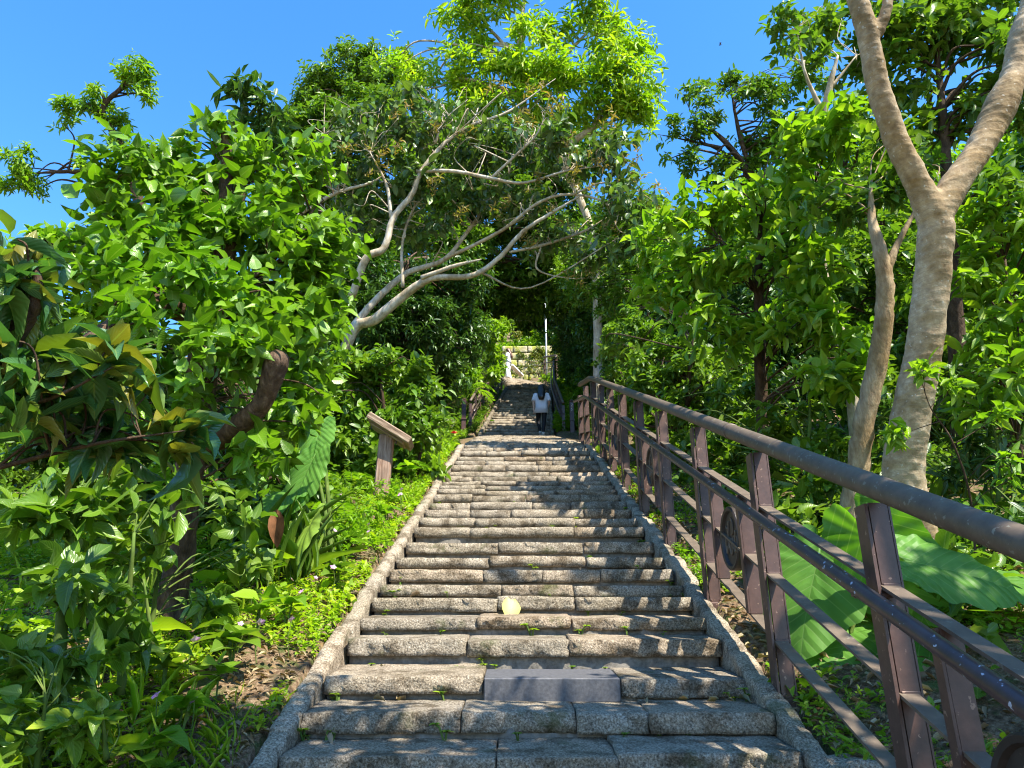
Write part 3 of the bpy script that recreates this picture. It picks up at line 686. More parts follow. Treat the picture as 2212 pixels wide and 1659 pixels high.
#@@VEG
# ---------------------------------------------------------------- foliage
def leaf_tmpl(kind, fold=.22, droop=.25, wav=0.0, shape='ov'):
    if kind == 'lo': rows = [0, .45, 1]
    elif kind == 'mid': rows = [0, .28, .66, 1]
    else: rows = [0, .12, .3, .5, .7, .87, 1]
    prof_ = {'ov': ([0, .12, .3, .5, .7, .87, 1], [0, .55, .92, 1, .8, .42, 0]), 'la': ([0, .2, .4, .6, .85, 1], [0, .7, 1, .9, .4, 0]),
             'he': ([0, .06, .2, .4, .65, .85, 1], [0, .75, 1, .95, .62, .25, 0])}[shape]
    v = [(0, 0, 0)]; uv = [(0, 0)]; f = []
    for i, t in enumerate(rows[1:-1]):
        wd = np.interp(t, *prof_)*.5; z = -droop*t*t
        wz = wav*math.sin(i*2.6); k = len(v)
        v += [(-wd, t, z+fold*wd+wz), (0, t, z), (wd, t, z+fold*wd-wz)]; uv += [(-1, t), (0, t), (1, t)]
        if i == 0: f += [(0, k+1, k), (0, k+2, k+1)]
        else: f += [(k-3, k-2, k+1, k), (k-2, k-1, k+2, k+1)]
    k = len(v); v.append((0, 1, -droop)); uv.append((0, 1)); f += [(k-3, k-2, k), (k-2, k-1, k)]
    tris = np.array([q for q in f if len(q) == 3]); quads = np.array([q for q in f if len(q) == 4]) if any(len(q) == 4 for q in f) else np.zeros((0, 4), int)
    return np.array(v), np.array(uv, float), tris, quads
def nrm(a): return a/(np.linalg.norm(a, axis=-1, keepdims=True)+1e-9)
def leaves(name, P, D, L, wr, tm, mats, parent, jit=.45, seed=1, up=(0, 0, 1), mi=None, loc=None):
    """P bases, D directions, L lengths"""
    rg = np.random.default_rng(seed); n = len(P); D = nrm(D)
    U = np.array(up, float)+rg.normal(size=(n, 3))*jit
    Zv = nrm(U-D*np.sum(U*D, 1, keepdims=True)); Xv = np.cross(D, Zv)
    v, uv, tr, qd = tm; Wd = L*wr*(1+rg.normal(size=n)*.12); zs = L*(1+rg.normal(size=n)*.6)
    out_ = (P[:, None, :]+v[None, :, 0:1]*(Xv*Wd[:, None])[:, None, :]+v[None, :, 1:2]*(D*L[:, None])[:, None, :]+v[None, :, 2:3]*(Zv*zs[:, None])[:, None, :])
    m = len(v); off = (np.arange(n)*m)[:, None, None]; fs = []; mis = []
    for q in (tr, qd):
        if len(q): 
            fs.append((q[None]+off).reshape(-1, q.shape[1]))
            if mi is not None: mis.append(np.repeat(mi, len(q)))
    return mesh_obj(name, out_.reshape(-1, 3), fs, mats, parent, uv=np.tile(uv, (n, 1)), smooth=True, mi=np.concatenate(mis) if mi is not None else None, loc=loc)
def sprig(P, A, S, k, lf, rg, tilt=(45, 85), stem=1.0):
    """k leaves spiralling round each twig tip"""
    n = len(P); A = nrm(A); h = nrm(np.cross(A, rg.normal(size=(n, 3)))); g = np.cross(A, h)
    az = (np.arange(k)*2.39996)[None]+rg.uniform(0, 6.28, (n, 1)); el = np.radians(rg.uniform(*tilt, (n, k)))
    D = np.cos(el)[..., None]*A[:, None]+np.sin(el)[..., None]*(np.cos(az)[..., None]*h[:, None]+np.sin(az)[..., None]*g[:, None])
    t = -(np.arange(k)[None]/k)*stem*np.ones((n, 1))
    B = P[:, None]+A[:, None]*(t*S[:, None])[..., None]+D*.02*lf
    D = D+np.array([0, 0, -.12])
    L = lf*(S/S.mean())[:, None]*rg.uniform(.65, 1.15, (n, k))
    return B.reshape(-1, 3), D.reshape(-1, 3), L.reshape(-1)
TM = dict(lo=leaf_tmpl('lo'), mid=leaf_tmpl('mid'), midla=leaf_tmpl('mid', .25, .2, 0, 'la'), hi=leaf_tmpl('hi', .3, .3, .02), hila=leaf_tmpl('hi', .3, .22, .015, 'la'), hihe=leaf_tmpl('hi', .25, .28, .02, 'he'))
def clumps_in(c, r, n, rg, cr=.3, fill=.25):
    """n clump centres in an ellipsoid (c, r): mostly near its shell"""
    d = nrm(rg.normal(size=(n, 3))); u = rg.uniform(fill, 1, (n, 1))**.5
    return c+d*r*u, d
def crown(blobs, lf, cover, rg, k=6, clump=None, upb=.55, cr=None):
    """blobs (x,y,rx,ry,Z[,rz]) in photo pixels of the 2212 view; returns twig tips, axes and clump centres"""
    Ps, As, Cs = [], [], []
    for bl in blobs:
        x, y, rx, ry, Z = bl[:5]; c = V(x, y, Z); r = np.array([rx, 0, ry])*Z/1598.5; r[1] = bl[5] if len(bl) > 5 else .75*(r[0]+r[2])/2+.1
        area = math.pi*r[0]*r[2]; n = int(max(8, cover*area/(lf*lf*.28*k*.6)))
        nc = max(4, int(n/(clump or 9))); cc, dd = clumps_in(c, r, nc, rg)
        crr = cr if cr else max(lf*1.3, .30*min(r[0], r[2]))
        w_ = rg.integers(0, nc, n); q = rg.normal(size=(n, 3))*np.array([1, 1, .6])*crr*.5
        P = cc[w_]+q; A = nrm(nrm((P-c)/r)*.6+nrm(q)*.45+np.array([0, 0, upb])+rg.normal(size=(n, 3))*.3)
        Ps.append(P); As.append(A); Cs.append(cc)
    return np.concatenate(Ps), np.concatenate(As), np.concatenate(Cs)
def limbs(mb, trunk_pts, trunk_r, targets, rg, r0=.03, sag=.15, wob=.1, n=6, sides=5):
    T = np.asarray(trunk_pts)
    for t in targets:
        dist = np.linalg.norm(T-t, axis=1)+np.where(T[:, 2] > t[2]-.1, 2.0, 0); i = int(np.argmin(dist)); a = T[i]; L = np.linalg.norm(t-a)
        if L < .05: continue
        m1 = a*.62+t*.38+rg.normal(size=3)*L*wob+[0, 0, L*sag]; m2 = a*.25+t*.75+rg.normal(size=3)*L*wob*.7+[0, 0, L*sag*.6]
        P = smooth_path([a, m1, m2, t], n); ra = min(trunk_r[i]*.6, r0*(.5+L*.35))
        mb.tube(P, np.linspace(ra, max(.003, ra*.18), len(P)), sides, cap=False)
def tree(name, label, trunks, blobs, leafm, lf, wr=.42, tm='mid', cover=3.0, k=6, bark=None, nlimb=40, seed=1, group=None, cat='tree', upb=.55, clump=None, tilt=(45, 85), jit=.45, tips=None, limb_r=.03, cr=None, stem=1.0, sides=10, wob=.1, lump=.05, remesh=0, nolimb=()):
    """trunks: list of [(x,y,Z,r)...] in photo pixels; the first starts at the ground"""
    rg = np.random.default_rng(seed); mb = MB(); allp, allr = [], []
    for i, tr in enumerate(trunks):
        P = np.array([V(*q[:3]) for q in tr]); rr = np.array([q[3] for q in tr], float)
        if rr[-1] < .05 and len(rr) > 1: rr[-1] = min(rr[-1], .3*rr[-2])
        if i == 0:
            base = P[0].copy(); base[2] = g1(base[0], base[1])-.15
            if P[0][2] > base[2]+.2: P = np.vstack([base, P]); rr = np.concatenate([[rr[0]*1.35], rr])
            root_loc = (float(P[0][0]), float(P[0][1]), float(P[0][2])+.15)
        if i == 0 and rr[-1] > .1: rr[-1] *= .8; P[-1] = P[-1]*.7+P[-2]*.3
        S = smooth_path(P, 8); rs = np.interp(np.linspace(0, 1, len(S)), np.linspace(0, 1, len(rr)), rr)
        S[1:-1] += rg.normal(size=S[1:-1].shape)*rs[1:-1, None]*lump
        v, f = tube_np(S, rs, sides, True, .03, seed+i); mb.add(v, f)
        if i not in nolimb: allp.append(S); allr.append(rs)
    ap = np.concatenate(allp); ar = np.concatenate(allr)
    root = empty(name, root_loc, label, cat, group)
    if blobs:
        P, A, C = crown(blobs, lf, cover, rg, k, clump, upb, cr)
        C = C[rg.permutation(len(C))[:nlimb]]
        if remesh:
            mb2 = MB(); limbs(mb2, ap, ar, C, rg, limb_r, wob=wob); mb2.build('branches', bark or MB_dark, root, smooth=True)
        else: limbs(mb, ap, ar, C, rg, limb_r, wob=wob)
        S = np.abs(rg.normal(1, .18, len(P)))*lf
        B, D, L = sprig(P, A, S, k, lf, rg, tilt, stem)
        leaves('crown', B, D, L, wr, TM[tm], leafm, root, jit, seed)
    o = mb.build('trunk', bark or MB_dark, root, smooth=True)
    if remesh:                                   # fuse the limbs into one flowing surface
        md = o.modifiers.new('r', 'REMESH'); md.mode = 'VOXEL'; md.voxel_size = remesh; sm_ = o.modifiers.new('s', 'SMOOTH'); sm_.iterations = 14; sm_.factor = .5
        dg = bpy.context.evaluated_depsgraph_get(); dg.update(); me = bpy.data.meshes.new_from_object(o.evaluated_get(dg)); o.modifiers.clear()
        co = np.empty(len(me.vertices)*3, dtype=np.float32); me.vertices.foreach_get('co', co); nn = np.empty(len(me.vertices)*3, dtype=np.float32); me.vertices.foreach_get('normal', nn)
        co = co.reshape(-1, 3); nn = nn.reshape(-1, 3); wv_ = np.sin((co[:, 2]+fbm(co, 2.2, 3, 2)*.16)*95+fbm(co, 7, 8, 2)*5); h = fbm(co, 5, 2, 3)*.010+np.clip(wv_-.55, 0, 1)*.005+np.clip(fbm(co, 2.1, 6, 2)-.30, 0, 1)*.10
        me.vertices.foreach_set('co', (co+nn*h[:, None]).reshape(-1).astype(np.float32)); me.polygons.foreach_set('use_smooth', np.ones(len(me.polygons), bool))
        me.materials.clear(); me.materials.append(bark or MB_dark); me.update(); me.name = 'trunk'; o.data = me
    return root
STAT = 0
#@@TREES
# ---------- left side
tree('thin_sapling', 'thin dark sapling with a few pale green leaves crossing the thick forked trunk',
  [[(2110, 1330, 3.9, .008), (2100, 1100, 3.9, .006), (2060, 960, 3.9, .005), (2010, 880, 3.9, .003), (1985, 800, 3.9, .002)], [(2060, 960, 3.9, .004), (2160, 900, 3.9, .002)], [(2030, 910, 3.9, .003), (1940, 940, 3.9, .0015)]],
  [(1990, 800, 22, 22, 3.9, .05), (2050, 830, 24, 20, 3.9, .05), (1945, 935, 20, 14, 3.9, .05), (2150, 900, 36, 26, 3.9, .08), (2180, 1010, 40, 40, 3.9, .1)], ML['bright'], .085, .34, 'hila', 1.0, 5, MB_dark, 8, 163, clump=2, limb_r=.003, cr=.05)
tree('pollarded_tree', 'leafy pollarded tree on the left with gnarled brown trunk and sawn-off limb stubs',
  [[(375, 1300, 4.1, .085), (400, 1100, 4.15, .075), (425, 900, 4.25, .085), (440, 760, 4.35, .095), (430, 640, 4.4, .08)],
   [(440, 965, 4.2, .07), (500, 930, 4.05, .062), (560, 880, 3.95, .055), (585, 820, 3.9, .058), (597, 785, 3.88, .066), (602, 775, 3.87, .06)],
   [(440, 690, 4.35, .08), (350, 655, 4.2, .08), (270, 700, 4.0, .078), (200, 750, 3.85, .075), (150, 775, 3.8, .072)],
   [(430, 700, 4.4, .09), (470, 620, 4.7, .07), (500, 520, 4.9, .05), (520, 400, 5.0, .03)],
   [(430, 700, 4.4, .05), (400, 560, 4.7, .03), (350, 420, 4.9, .02), (300, 300, 5.0, .010)],
   [(430, 700, 4.4, .04), (480, 500, 4.9, .025), (490, 330, 5.1, .015), (480, 260, 5.1, .008)],
   [(430, 700, 4.4, .04), (590, 560, 4.9, .025), (680, 450, 5.1, .012), (720, 420, 5.1, .008)],
   [(430, 700, 4.4, .04), (300, 560, 4.6, .022), (200, 450, 4.8, .012)]],
  [(300, 400, 110, 70, 4.9), (420, 350, 100, 60, 5.0), (520, 300, 80, 40, 5.1), (600, 400, 90, 70, 5.1), (660, 350, 50, 50, 5.2), (230, 470, 80, 60, 4.8), (400, 480, 140, 80, 4.8),
   (560, 500, 110, 80, 4.9), (700, 480, 60, 80, 5.1), (250, 600, 90, 70, 4.6), (620, 620, 110, 90, 4.8), (700, 640, 70, 90, 5.0), (500, 640, 90, 60, 4.5), (660, 760, 90, 80, 4.7), (320, 330, 50, 40, 5.0), (480, 270, 50, 30, 5.2),
   (560, 980, 80, 70, 4.3), (640, 900, 80, 70, 4.6), (230, 540, 60, 60, 4.6), (160, 520, 40, 40, 4.8), (380, 600, 150, 60, 4.0), (420, 720, 110, 60, 3.9), (300, 640, 80, 50, 3.8), (500, 760, 80, 60, 3.8), (560, 700, 90, 60, 4.1), (430, 860, 60, 40, 3.9), (350, 560, 120, 60, 4.5), (300, 780, 70, 40, 4.3), (400, 1040, 70, 30, 3.9), (330, 900, 50, 40, 3.9), (700, 560, 80, 70, 4.9)],
  ML['lobed'], .118, .58, 'hihe', 2.9, 5, MB_brown, 170, 11, upb=.5, clump=4, jit=.55, limb_r=.014, cr=.15, stem=1.5, wob=.06, remesh=.012, nolimb=(1,))
pr = [o for o in COL.objects if o.name.startswith('pollarded_tree')][0]; e0 = V(602, 775, 3.87); e1 = V(604, 771, 3.83)
b = MB(); dd_ = nrm(V(602, 775, 3.87)-V(585, 820, 3.9)); b.tube([e0-dd_*.01, e0+dd_*.006], [.056, .052], 16); b.build('sawn_face', MB_tan, pr)
tree('sparse_tree', 'sparse tree with dark crooked branches and tufted crown against the sky, far left',
  [[(330, 640, 16, .16), (310, 480, 16, .12), (262, 320, 16, .085), (222, 240, 16, .06), (262, 190, 16, .045), (285, 165, 16, .02)],
   [(290, 400, 16, .07), (200, 372, 16, .05), (120, 372, 16, .035), (60, 375, 16, .02)], [(225, 245, 16, .04), (170, 235, 16, .02), (135, 240, 16, .01)]],
  [(292, 155, 40, 28, 16), (275, 170, 30, 20, 16), (300, 195, 24, 18, 16), (215, 205, 30, 18, 16), (180, 222, 40, 22, 16), (135, 240, 28, 28, 16), (250, 270, 26, 28, 16), (232, 250, 24, 20, 16), (245, 300, 20, 18, 16),
   (50, 345, 36, 30, 16), (40, 395, 42, 36, 16), (80, 400, 20, 22, 16), (180, 360, 34, 20, 16), (215, 385, 30, 22, 16), (340, 330, 40, 30, 16.5), (330, 380, 60, 40, 16.5)],
  ML['bright'], .17, .30, 'midla', 4.6, 6, MB_dark, 70, 12, upb=.6, limb_r=.035, cr=.20)
tree('flowering_shrub', 'dark-leaved small tree with upright pink flower spikes at its top, left of centre',
  [[(570, 640, 8.2, .05), (560, 420, 8.2, .035), (560, 260, 8.2, .02), (545, 180, 8.2, .008)], [(560, 330, 8.2, .02), (600, 240, 8.2, .008)]],
  [(555, 230, 50, 35, 8.2), (590, 270, 40, 40, 8.2), (520, 210, 30, 20, 8.2), (560, 330, 60, 40, 8.2), (540, 190, 24, 14, 8.2)], ML['dark'], .15, .42, 'mid', 3.6, 6, MB_stem, 24, 13, limb_r=.012)
tree('hillside_shrub', 'pale green broad-leaved shrub mass low on the far left under the sky',
  [[(60, 760, 10, .10), (70, 620, 10, .06), (80, 540, 10, .03)]],
  [(30, 550, 60, 40, 10), (110, 540, 60, 36, 10.2), (180, 540, 60, 40, 10.4), (60, 640, 110, 70, 10), (200, 640, 80, 80, 10.4), (-40, 600, 80, 80, 10)], ML['bright'], .15, .6, 'mid', 4, 5, MB_dark, 30, 14)
tree('large_leaved_tree', 'close tree with long drooping leathery leaves at the far left edge',
  [[(-120, 1300, 2.3, .06), (-60, 1000, 2.3, .05), (0, 780, 2.25, .04), (80, 640, 2.2, .018), (60, 540, 2.2, .01)], [(-40, 900, 2.3, .009), (110, 860, 2.2, .006), (250, 790, 2.2, .003)], [(-40, 1020, 2.3, .009), (200, 960, 2.3, .006), (400, 930, 2.4, .003)]],
  [(35, 560, 60, 60, 2.2, .15), (20, 680, 70, 80, 2.2, .2), (90, 780, 80, 70, 2.25, .2), (0, 850, 60, 90, 2.1, .2), (220, 800, 70, 40, 2.3, .15), (130, 880, 90, 50, 2.35, .2), (380, 940, 40, 35, 2.5, .1), (230, 960, 80, 40, 2.5, .15)],
  ML['bluish'], .155, .36, 'hi', 1.15, 6, MB_dark, 26, 15, upb=.45, clump=2, limb_r=.008, cr=.05, stem=.8, tilt=(35, 80))
tree('understory_shrub', 'bushy shrub with toothed green leaves filling the lower left below the pollarded tree',
  [[(120, 1560, 2.9, .03), (140, 1250, 3.0, .02), (170, 1050, 3.1, .008)], [(260, 1500, 3.0, .02), (290, 1150, 3.1, .006)]],
  [(80, 1100, 110, 90, 3.1), (220, 1080, 90, 80, 3.2), (330, 1060, 90, 60, 3.4), (110, 1280, 100, 80, 2.8), (230, 1330, 80, 70, 2.9), (60, 1450, 90, 70, 2.6), (480, 1090, 80, 50, 3.7), (160, 1000, 90, 60, 3.2)],
  ML['mid'], .12, .45, 'hi', 2.2, 6, MB_stem, 30, 16, upb=.5, clump=3, limb_r=.008, cr=.09)
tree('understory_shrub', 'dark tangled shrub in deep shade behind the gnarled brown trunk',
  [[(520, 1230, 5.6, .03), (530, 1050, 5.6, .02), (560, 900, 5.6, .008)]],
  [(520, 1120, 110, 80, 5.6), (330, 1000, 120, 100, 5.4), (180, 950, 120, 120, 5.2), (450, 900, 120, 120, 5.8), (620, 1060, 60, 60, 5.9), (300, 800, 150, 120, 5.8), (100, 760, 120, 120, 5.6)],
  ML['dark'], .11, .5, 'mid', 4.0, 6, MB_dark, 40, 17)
tree('round_shrub', 'bright glossy-leaved shrub behind the wooden notice stand',
  [[(840, 1040, 8.8, .05), (830, 900, 8.8, .03), (820, 800, 8.8, .01)], [(900, 1030, 9, .03), (920, 900, 9, .01)]],
  [(820, 800, 90, 60, 8.9), (880, 830, 70, 60, 9.2), (760, 830, 80, 80, 8.8), (870, 930, 80, 70, 8.8), (940, 930, 50, 60, 9.3), (760, 950, 70, 90, 8.7), (900, 1000, 60, 40, 9), (720, 900, 70, 100, 8.4)],
  ML['mid'], .125, .45, 'mid', 4.2, 6, MB_dark, 40, 18, limb_r=.015)
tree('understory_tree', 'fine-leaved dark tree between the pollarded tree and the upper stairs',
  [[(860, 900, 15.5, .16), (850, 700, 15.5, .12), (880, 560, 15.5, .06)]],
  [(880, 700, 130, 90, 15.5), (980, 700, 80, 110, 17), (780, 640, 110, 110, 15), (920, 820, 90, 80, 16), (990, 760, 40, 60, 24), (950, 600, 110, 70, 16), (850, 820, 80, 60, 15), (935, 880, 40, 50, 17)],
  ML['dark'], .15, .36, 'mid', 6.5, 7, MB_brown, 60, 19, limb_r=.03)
tree('sunlit_sapling', 'light green leafy sapling leaning over the left upper railing beside the woman',
  [[(1010, 960, 24, .08), (1030, 800, 24, .05), (1060, 720, 24.5, .02)]],
  [(1060, 725, 34, 36, 24.5), (1082, 700, 24, 22, 26), (1010, 720, 50, 50, 24), (1078, 775, 12, 24, 25), (1000, 790, 40, 36, 23.5), (1060, 800, 16, 30, 24.5)], ML['bright'], .20, .38, 'mid', 5, 6, MB_stem, 24, 20, limb_r=.03)
tree('understory_shrub', 'dense broad-leaved bush hiding the foot of the gnarled brown trunk',
  [[(330, 1330, 3.5, .012), (340, 1200, 3.5, .008), (330, 1110, 3.5, .004)], [(330, 1400, 3.2, .012), (310, 1250, 3.2, .005)]],
  [(330, 1200, 60, 60, 3.4), (480, 1290, 40, 24, 3.9), (270, 1370, 60, 40, 2.95), (540, 1190, 40, 36, 4.4), (250, 1180, 60, 60, 3.4)],
  ML['mid'], .105, .55, 'hi', 2.3, 6, MB_stem, 30, 161, upb=.6, clump=3, limb_r=.006, cr=.09)
tree('understory_shrub', 'low dark broad-leaved bush in the bottom left corner',
  [[(80, 1650, 2.4, .012), (100, 1500, 2.4, .005)], [(230, 1640, 2.4, .010), (220, 1530, 2.4, .005)]],
  [(60, 1560, 80, 60, 2.4), (190, 1540, 70, 50, 2.5), (120, 1430, 60, 40, 2.6), (20, 1400, 50, 70, 2.5)],
  ML['mid'], .10, .6, 'hihe', 2.0, 6, MB_stem, 24, 162, upb=.6, clump=3, limb_r=.005, cr=.07)
# ---------- pale arching tree over the stairs
arch = [[(700, 905, 12.6, 0.098), (760, 720, 12.6, 0.092), (810, 690, 12.5, 0.089), (890, 625, 12.4, 0.072), (940, 600, 12.3, 0.056), (1020, 595, 12.2, 0.046), (1080, 555, 12.1, 0.039), (1130, 500, 12.0, 0.033), (1200, 455, 11.9, 0.026), (1260, 420, 11.8, 0.020)],
  [(750, 720, 12.6, 0.066), (820, 640, 12.8, 0.059), (880, 590, 13, 0.053), (960, 560, 13.1, 0.042), (1010, 500, 13.2, 0.033), (1060, 430, 13.3, 0.026), (1100, 380, 13.3, 0.013)],
  [(760, 640, 12.4, 0.066), (790, 560, 12.3, 0.066), (830, 535, 12.3, 0.056), (850, 470, 12.4, 0.053), (890, 420, 12.4, 0.046), (910, 370, 12.4, 0.039), (960, 310, 12.5, 0.033), (1020, 270, 12.6, 0.026), (1100, 240, 12.7, 0.020), (1200, 170, 12.8, 0.010)],
  [(845, 470, 12.4, 0.033), (835, 400, 12.5, 0.026), (800, 330, 12.5, 0.013)],
  [(900, 370, 12.4, 0.033), (980, 370, 12.2, 0.030), (1060, 385, 12.1, 0.030), (1130, 395, 12, 0.023), (1220, 370, 11.9, 0.017), (1290, 360, 11.8, 0.008)],
  [(910, 600, 12.3, 0.039), (980, 575, 12.2, 0.033), (1040, 560, 12.1, 0.026)],
  [(960, 560, 13.0, 0.033), (1080, 500, 12.6, 0.030), (1160, 440, 12.3, 0.026), (1230, 420, 12.1, 0.020), (1310, 440, 11.9, 0.017), (1340, 500, 11.8, 0.008), (1410, 505, 11.8, 0.004)],
  [(1240, 420, 11.9, 0.018), (1300, 395, 11.8, 0.014), (1370, 410, 11.7, 0.010), (1420, 440, 11.6, 0.004)],
  [(1100, 545, 12.6, 0.020), (1170, 530, 12.6, 0.026), (1260, 500, 12.5, 0.020), (1310, 470, 12.5, 0.010)],
  [(1170, 530, 12.6, 0.020), (1160, 580, 12.6, 0.017), (1220, 600, 12.6, 0.008), (1290, 600, 12.6, 0.006)],
  [(620, 480, 12.6, 0.026), (720, 420, 12.6, 0.033), (800, 395, 12.6, 0.020), (840, 370, 12.6, 0.008)],
  [(870, 620, 12.6, 0.033), (870, 520, 12.8, 0.023), (900, 440, 12.9, 0.020), (940, 420, 13, 0.010)], [(1060, 385, 12.1, 0.023), (1120, 330, 12, 0.020), (1160, 290, 11.9, 0.013), (1180, 240, 11.9, 0.006)],
  [(940, 310, 12.5, 0.020), (960, 260, 12.6, 0.013), (1010, 215, 12.7, 0.006)], [(780, 560, 12.3, 0.020), (740, 530, 12.3, 0.013), (700, 490, 12.3, 0.006)], [(690, 320, 12.8, 0.033), (700, 290, 12.8, 0.030)]]
tree('arching_tree', 'pale twisting branches arching from the left over the stairs with greyish leaves',
  arch, [(760, 350, 80, 60, 12.8), (860, 300, 90, 50, 12.8), (1000, 300, 110, 60, 12.9), (960, 420, 120, 50, 13.0), (1100, 300, 90, 60, 12.6), (1100, 430, 110, 50, 12.9), (1230, 330, 90, 50, 12.2), (1320, 330, 70, 60, 12.0),
   (1200, 520, 90, 50, 12.9), (1350, 430, 80, 50, 11.8), (1380, 520, 60, 50, 11.8), (880, 230, 60, 40, 13), (760, 270, 60, 50, 13), (800, 460, 70, 60, 13), (900, 500, 70, 40, 13.1), (1300, 560, 60, 30, 12.6)],
  ML['grey'], .18, .5, 'mid', 2.1, 5, MB_white, 300, 21, upb=.0, clump=4, limb_r=.016, cr=.28, tilt=(50, 110), stem=1.2, sides=10, wob=.3)
# golden seed heads on that tree are parts of it
arch_root = [o for o in COL.objects if o.name.startswith('arching_tree')][0]
def seed_heads():
    rg = np.random.default_rng(4); P = []
    for x, y, Z in [(945, 265, 12.4), (1010, 280, 12.4), (1060, 175, 12.4), (820, 350, 12.4), (940, 395, 12.2), (1130, 260, 12), (1180, 245, 11.9), (1210, 220, 12), (1230, 380, 11.8), (1290, 350, 11.8), (1150, 390, 11.9), (1340, 400, 11.6), (1400, 415, 11.6), (1260, 410, 11.7), (1430, 450, 11.6), (1080, 440, 12.2), (1000, 460, 12.4), (1190, 465, 12), (760, 310, 12.4), (860, 330, 12.4), (880, 240, 12.6), (1150, 190, 12.2), (1320, 250, 12), (1230, 300, 12), (1370, 340, 11.8), (1150, 520, 12.2), (1250, 590, 12.2), (1310, 480, 11.9)]:
        P.append(V(x, y, Z))
    P = np.array(P); A = nrm(np.array([0, 0, 1.])+rg.normal(size=P.shape)*.3)
    P = np.repeat(P, 5, 0)+rg.normal(size=(len(P)*5, 3))*.10; A = np.repeat(A, 5, 0)+rg.normal(size=P.shape)*.5
    B, D, L = sprig(P, A, np.full(len(P), .13), 8, .10, rg, (20, 70), 1.4)
    leaves('seed_heads', B, D, L, .30, TM['mid'], ML['gold'], arch_root, .8, 3)
seed_heads()
# ---------- big trees behind
tree('tall_broadleaf_tree', 'tallest tree with bright lime-green crown rising over the middle of the stairs',
  [[(1292, 790, 19.5, .13), (1290, 650, 19.5, .115), (1286, 560, 19.8, .10), (1265, 460, 20.5, .10), (1200, 330, 20.5, .10), (1130, 300, 19.5, .10), (1130, 240, 19.5, .11), (1120, 130, 19.5, .09), (1130, 20, 19.5, .05), (1150, -120, 19.5, .03)],
   [(1200, 330, 19.5, .10), (1300, 260, 19.5, .08), (1370, 180, 19.5, .04)], [(1140, 210, 19.5, .07), (1230, 110, 19.5, .05), (1310, 30, 19.5, .03)]],
  [(1010, 70, 60, 60, 19.5), (1060, 10, 70, 50, 19.5), (1040, 140, 90, 50, 19.2), (1150, 120, 90, 60, 19), (1190, 60, 60, 40, 19.4), (1130, -50, 80, 60, 19.6), (1290, 40, 60, 50, 19.5), (1280, -20, 50, 50, 19.6), (1340, 110, 80, 60, 19.2), (1390, 180, 50, 50, 19),
   (1250, 170, 90, 60, 18.8), (1110, 220, 110, 50, 19), (1000, 230, 70, 60, 19.4), (920, 180, 60, 40, 19.8), (1370, 230, 60, 40, 19.2), (1240, 250, 70, 40, 19.4), (870, 150, 40, 30, 20), (1400, 270, 20, 30, 19.2), (1340, 170, 60, 60, 19)],
  ML['lime'], .25, .24, 'midla', 4.6, 8, MB_white, 90, 22, upb=.65, limb_r=.05, cr=.42, tilt=(50, 95))
tree('rounded_evergreen_tree', 'far rounded dark green tree on the skyline left of the lime-green crown',
  [[(820, 600, 33, .3), (800, 350, 33, .22), (780, 200, 33, .12)]],
  [(770, 130, 60, 34, 33), (830, 160, 70, 40, 33), (720, 180, 60, 40, 33), (680, 200, 40, 24, 33), (780, 220, 120, 60, 33), (880, 140, 40, 34, 33), (700, 260, 80, 50, 33)],
  ML['mid'], .26, .36, 'mid', 5.5, 7, MB_dark, 50, 23, limb_r=.06, cr=.55)
tree('broadleaf_tree', 'mid-green tree standing under the skyline between the pink-spiked shrub and arching branches',
  [[(700, 780, 17.5, .2), (690, 500, 17.5, .14), (680, 330, 17.5, .08)]],
  [(640, 270, 70, 40, 17.5), (730, 260, 70, 50, 17.5), (800, 240, 70, 50, 18), (680, 350, 90, 70, 17.5), (800, 350, 100, 80, 18), (640, 450, 90, 90, 17.5), (770, 480, 90, 80, 18), (900, 330, 70, 90, 19), (700, 590, 90, 80, 17.5), (860, 480, 80, 80, 19)],
  ML['mid'], .21, .4, 'mid', 5.0, 6, MB_dark, 60, 24, limb_r=.05)
tree('broadleaf_tree', 'dark dense tree filling the shade straight behind the arching branches',
  [[(960, 760, 27, .25), (960, 500, 27, .2), (980, 330, 27, .1)]],
  [(960, 380, 110, 90, 26), (1100, 400, 120, 100, 27), (1200, 330, 90, 80, 27), (960, 540, 110, 80, 26), (1080, 560, 110, 90, 28), (1200, 480, 90, 90, 27), (1150, 640, 90, 60, 29), (1040, 660, 90, 60, 30), (1240, 600, 60, 70, 27), (1000, 280, 100, 60, 26)],
  ML['mid'], .26, .4, 'mid', 6.0, 6, MB_dark, 60, 25, limb_r=.06, cr=.5)
tree('broadleaf_tree', 'dark tree overhanging the mossy wall and the pale lamp pole',
  [[(1330, 800, 39, .3), (1300, 650, 39, .24), (1250, 600, 39, .15)]],
  [(1120, 680, 70, 40, 44), (1220, 670, 70, 50, 44), (1060, 680, 50, 50, 44), (1290, 690, 70, 60, 43), (1160, 620, 110, 50, 44), (1260, 640, 70, 50, 43), (1340, 650, 50, 70, 41), (1000, 640, 90, 70, 43)],
  ML['mid'], .30, .42, 'mid', 6.5, 6, MB_dark, 50, 26, limb_r=.07, cr=.6)
tree('hillside_shrub', 'bright sunlit bush right of the upper railing beyond the end post',
  [[(1250, 940, 24, .06), (1260, 860, 24.5, .04), (1250, 800, 25, .02)]],
  [(1245, 790, 40, 36, 28), (1260, 860, 40, 50, 25), (1240, 920, 26, 30, 23), (1290, 810, 50, 40, 24), (1240, 740, 50, 30, 31)], ML['bright'], .16, .42, 'mid', 6, 6, MB_stem, 30, 27)
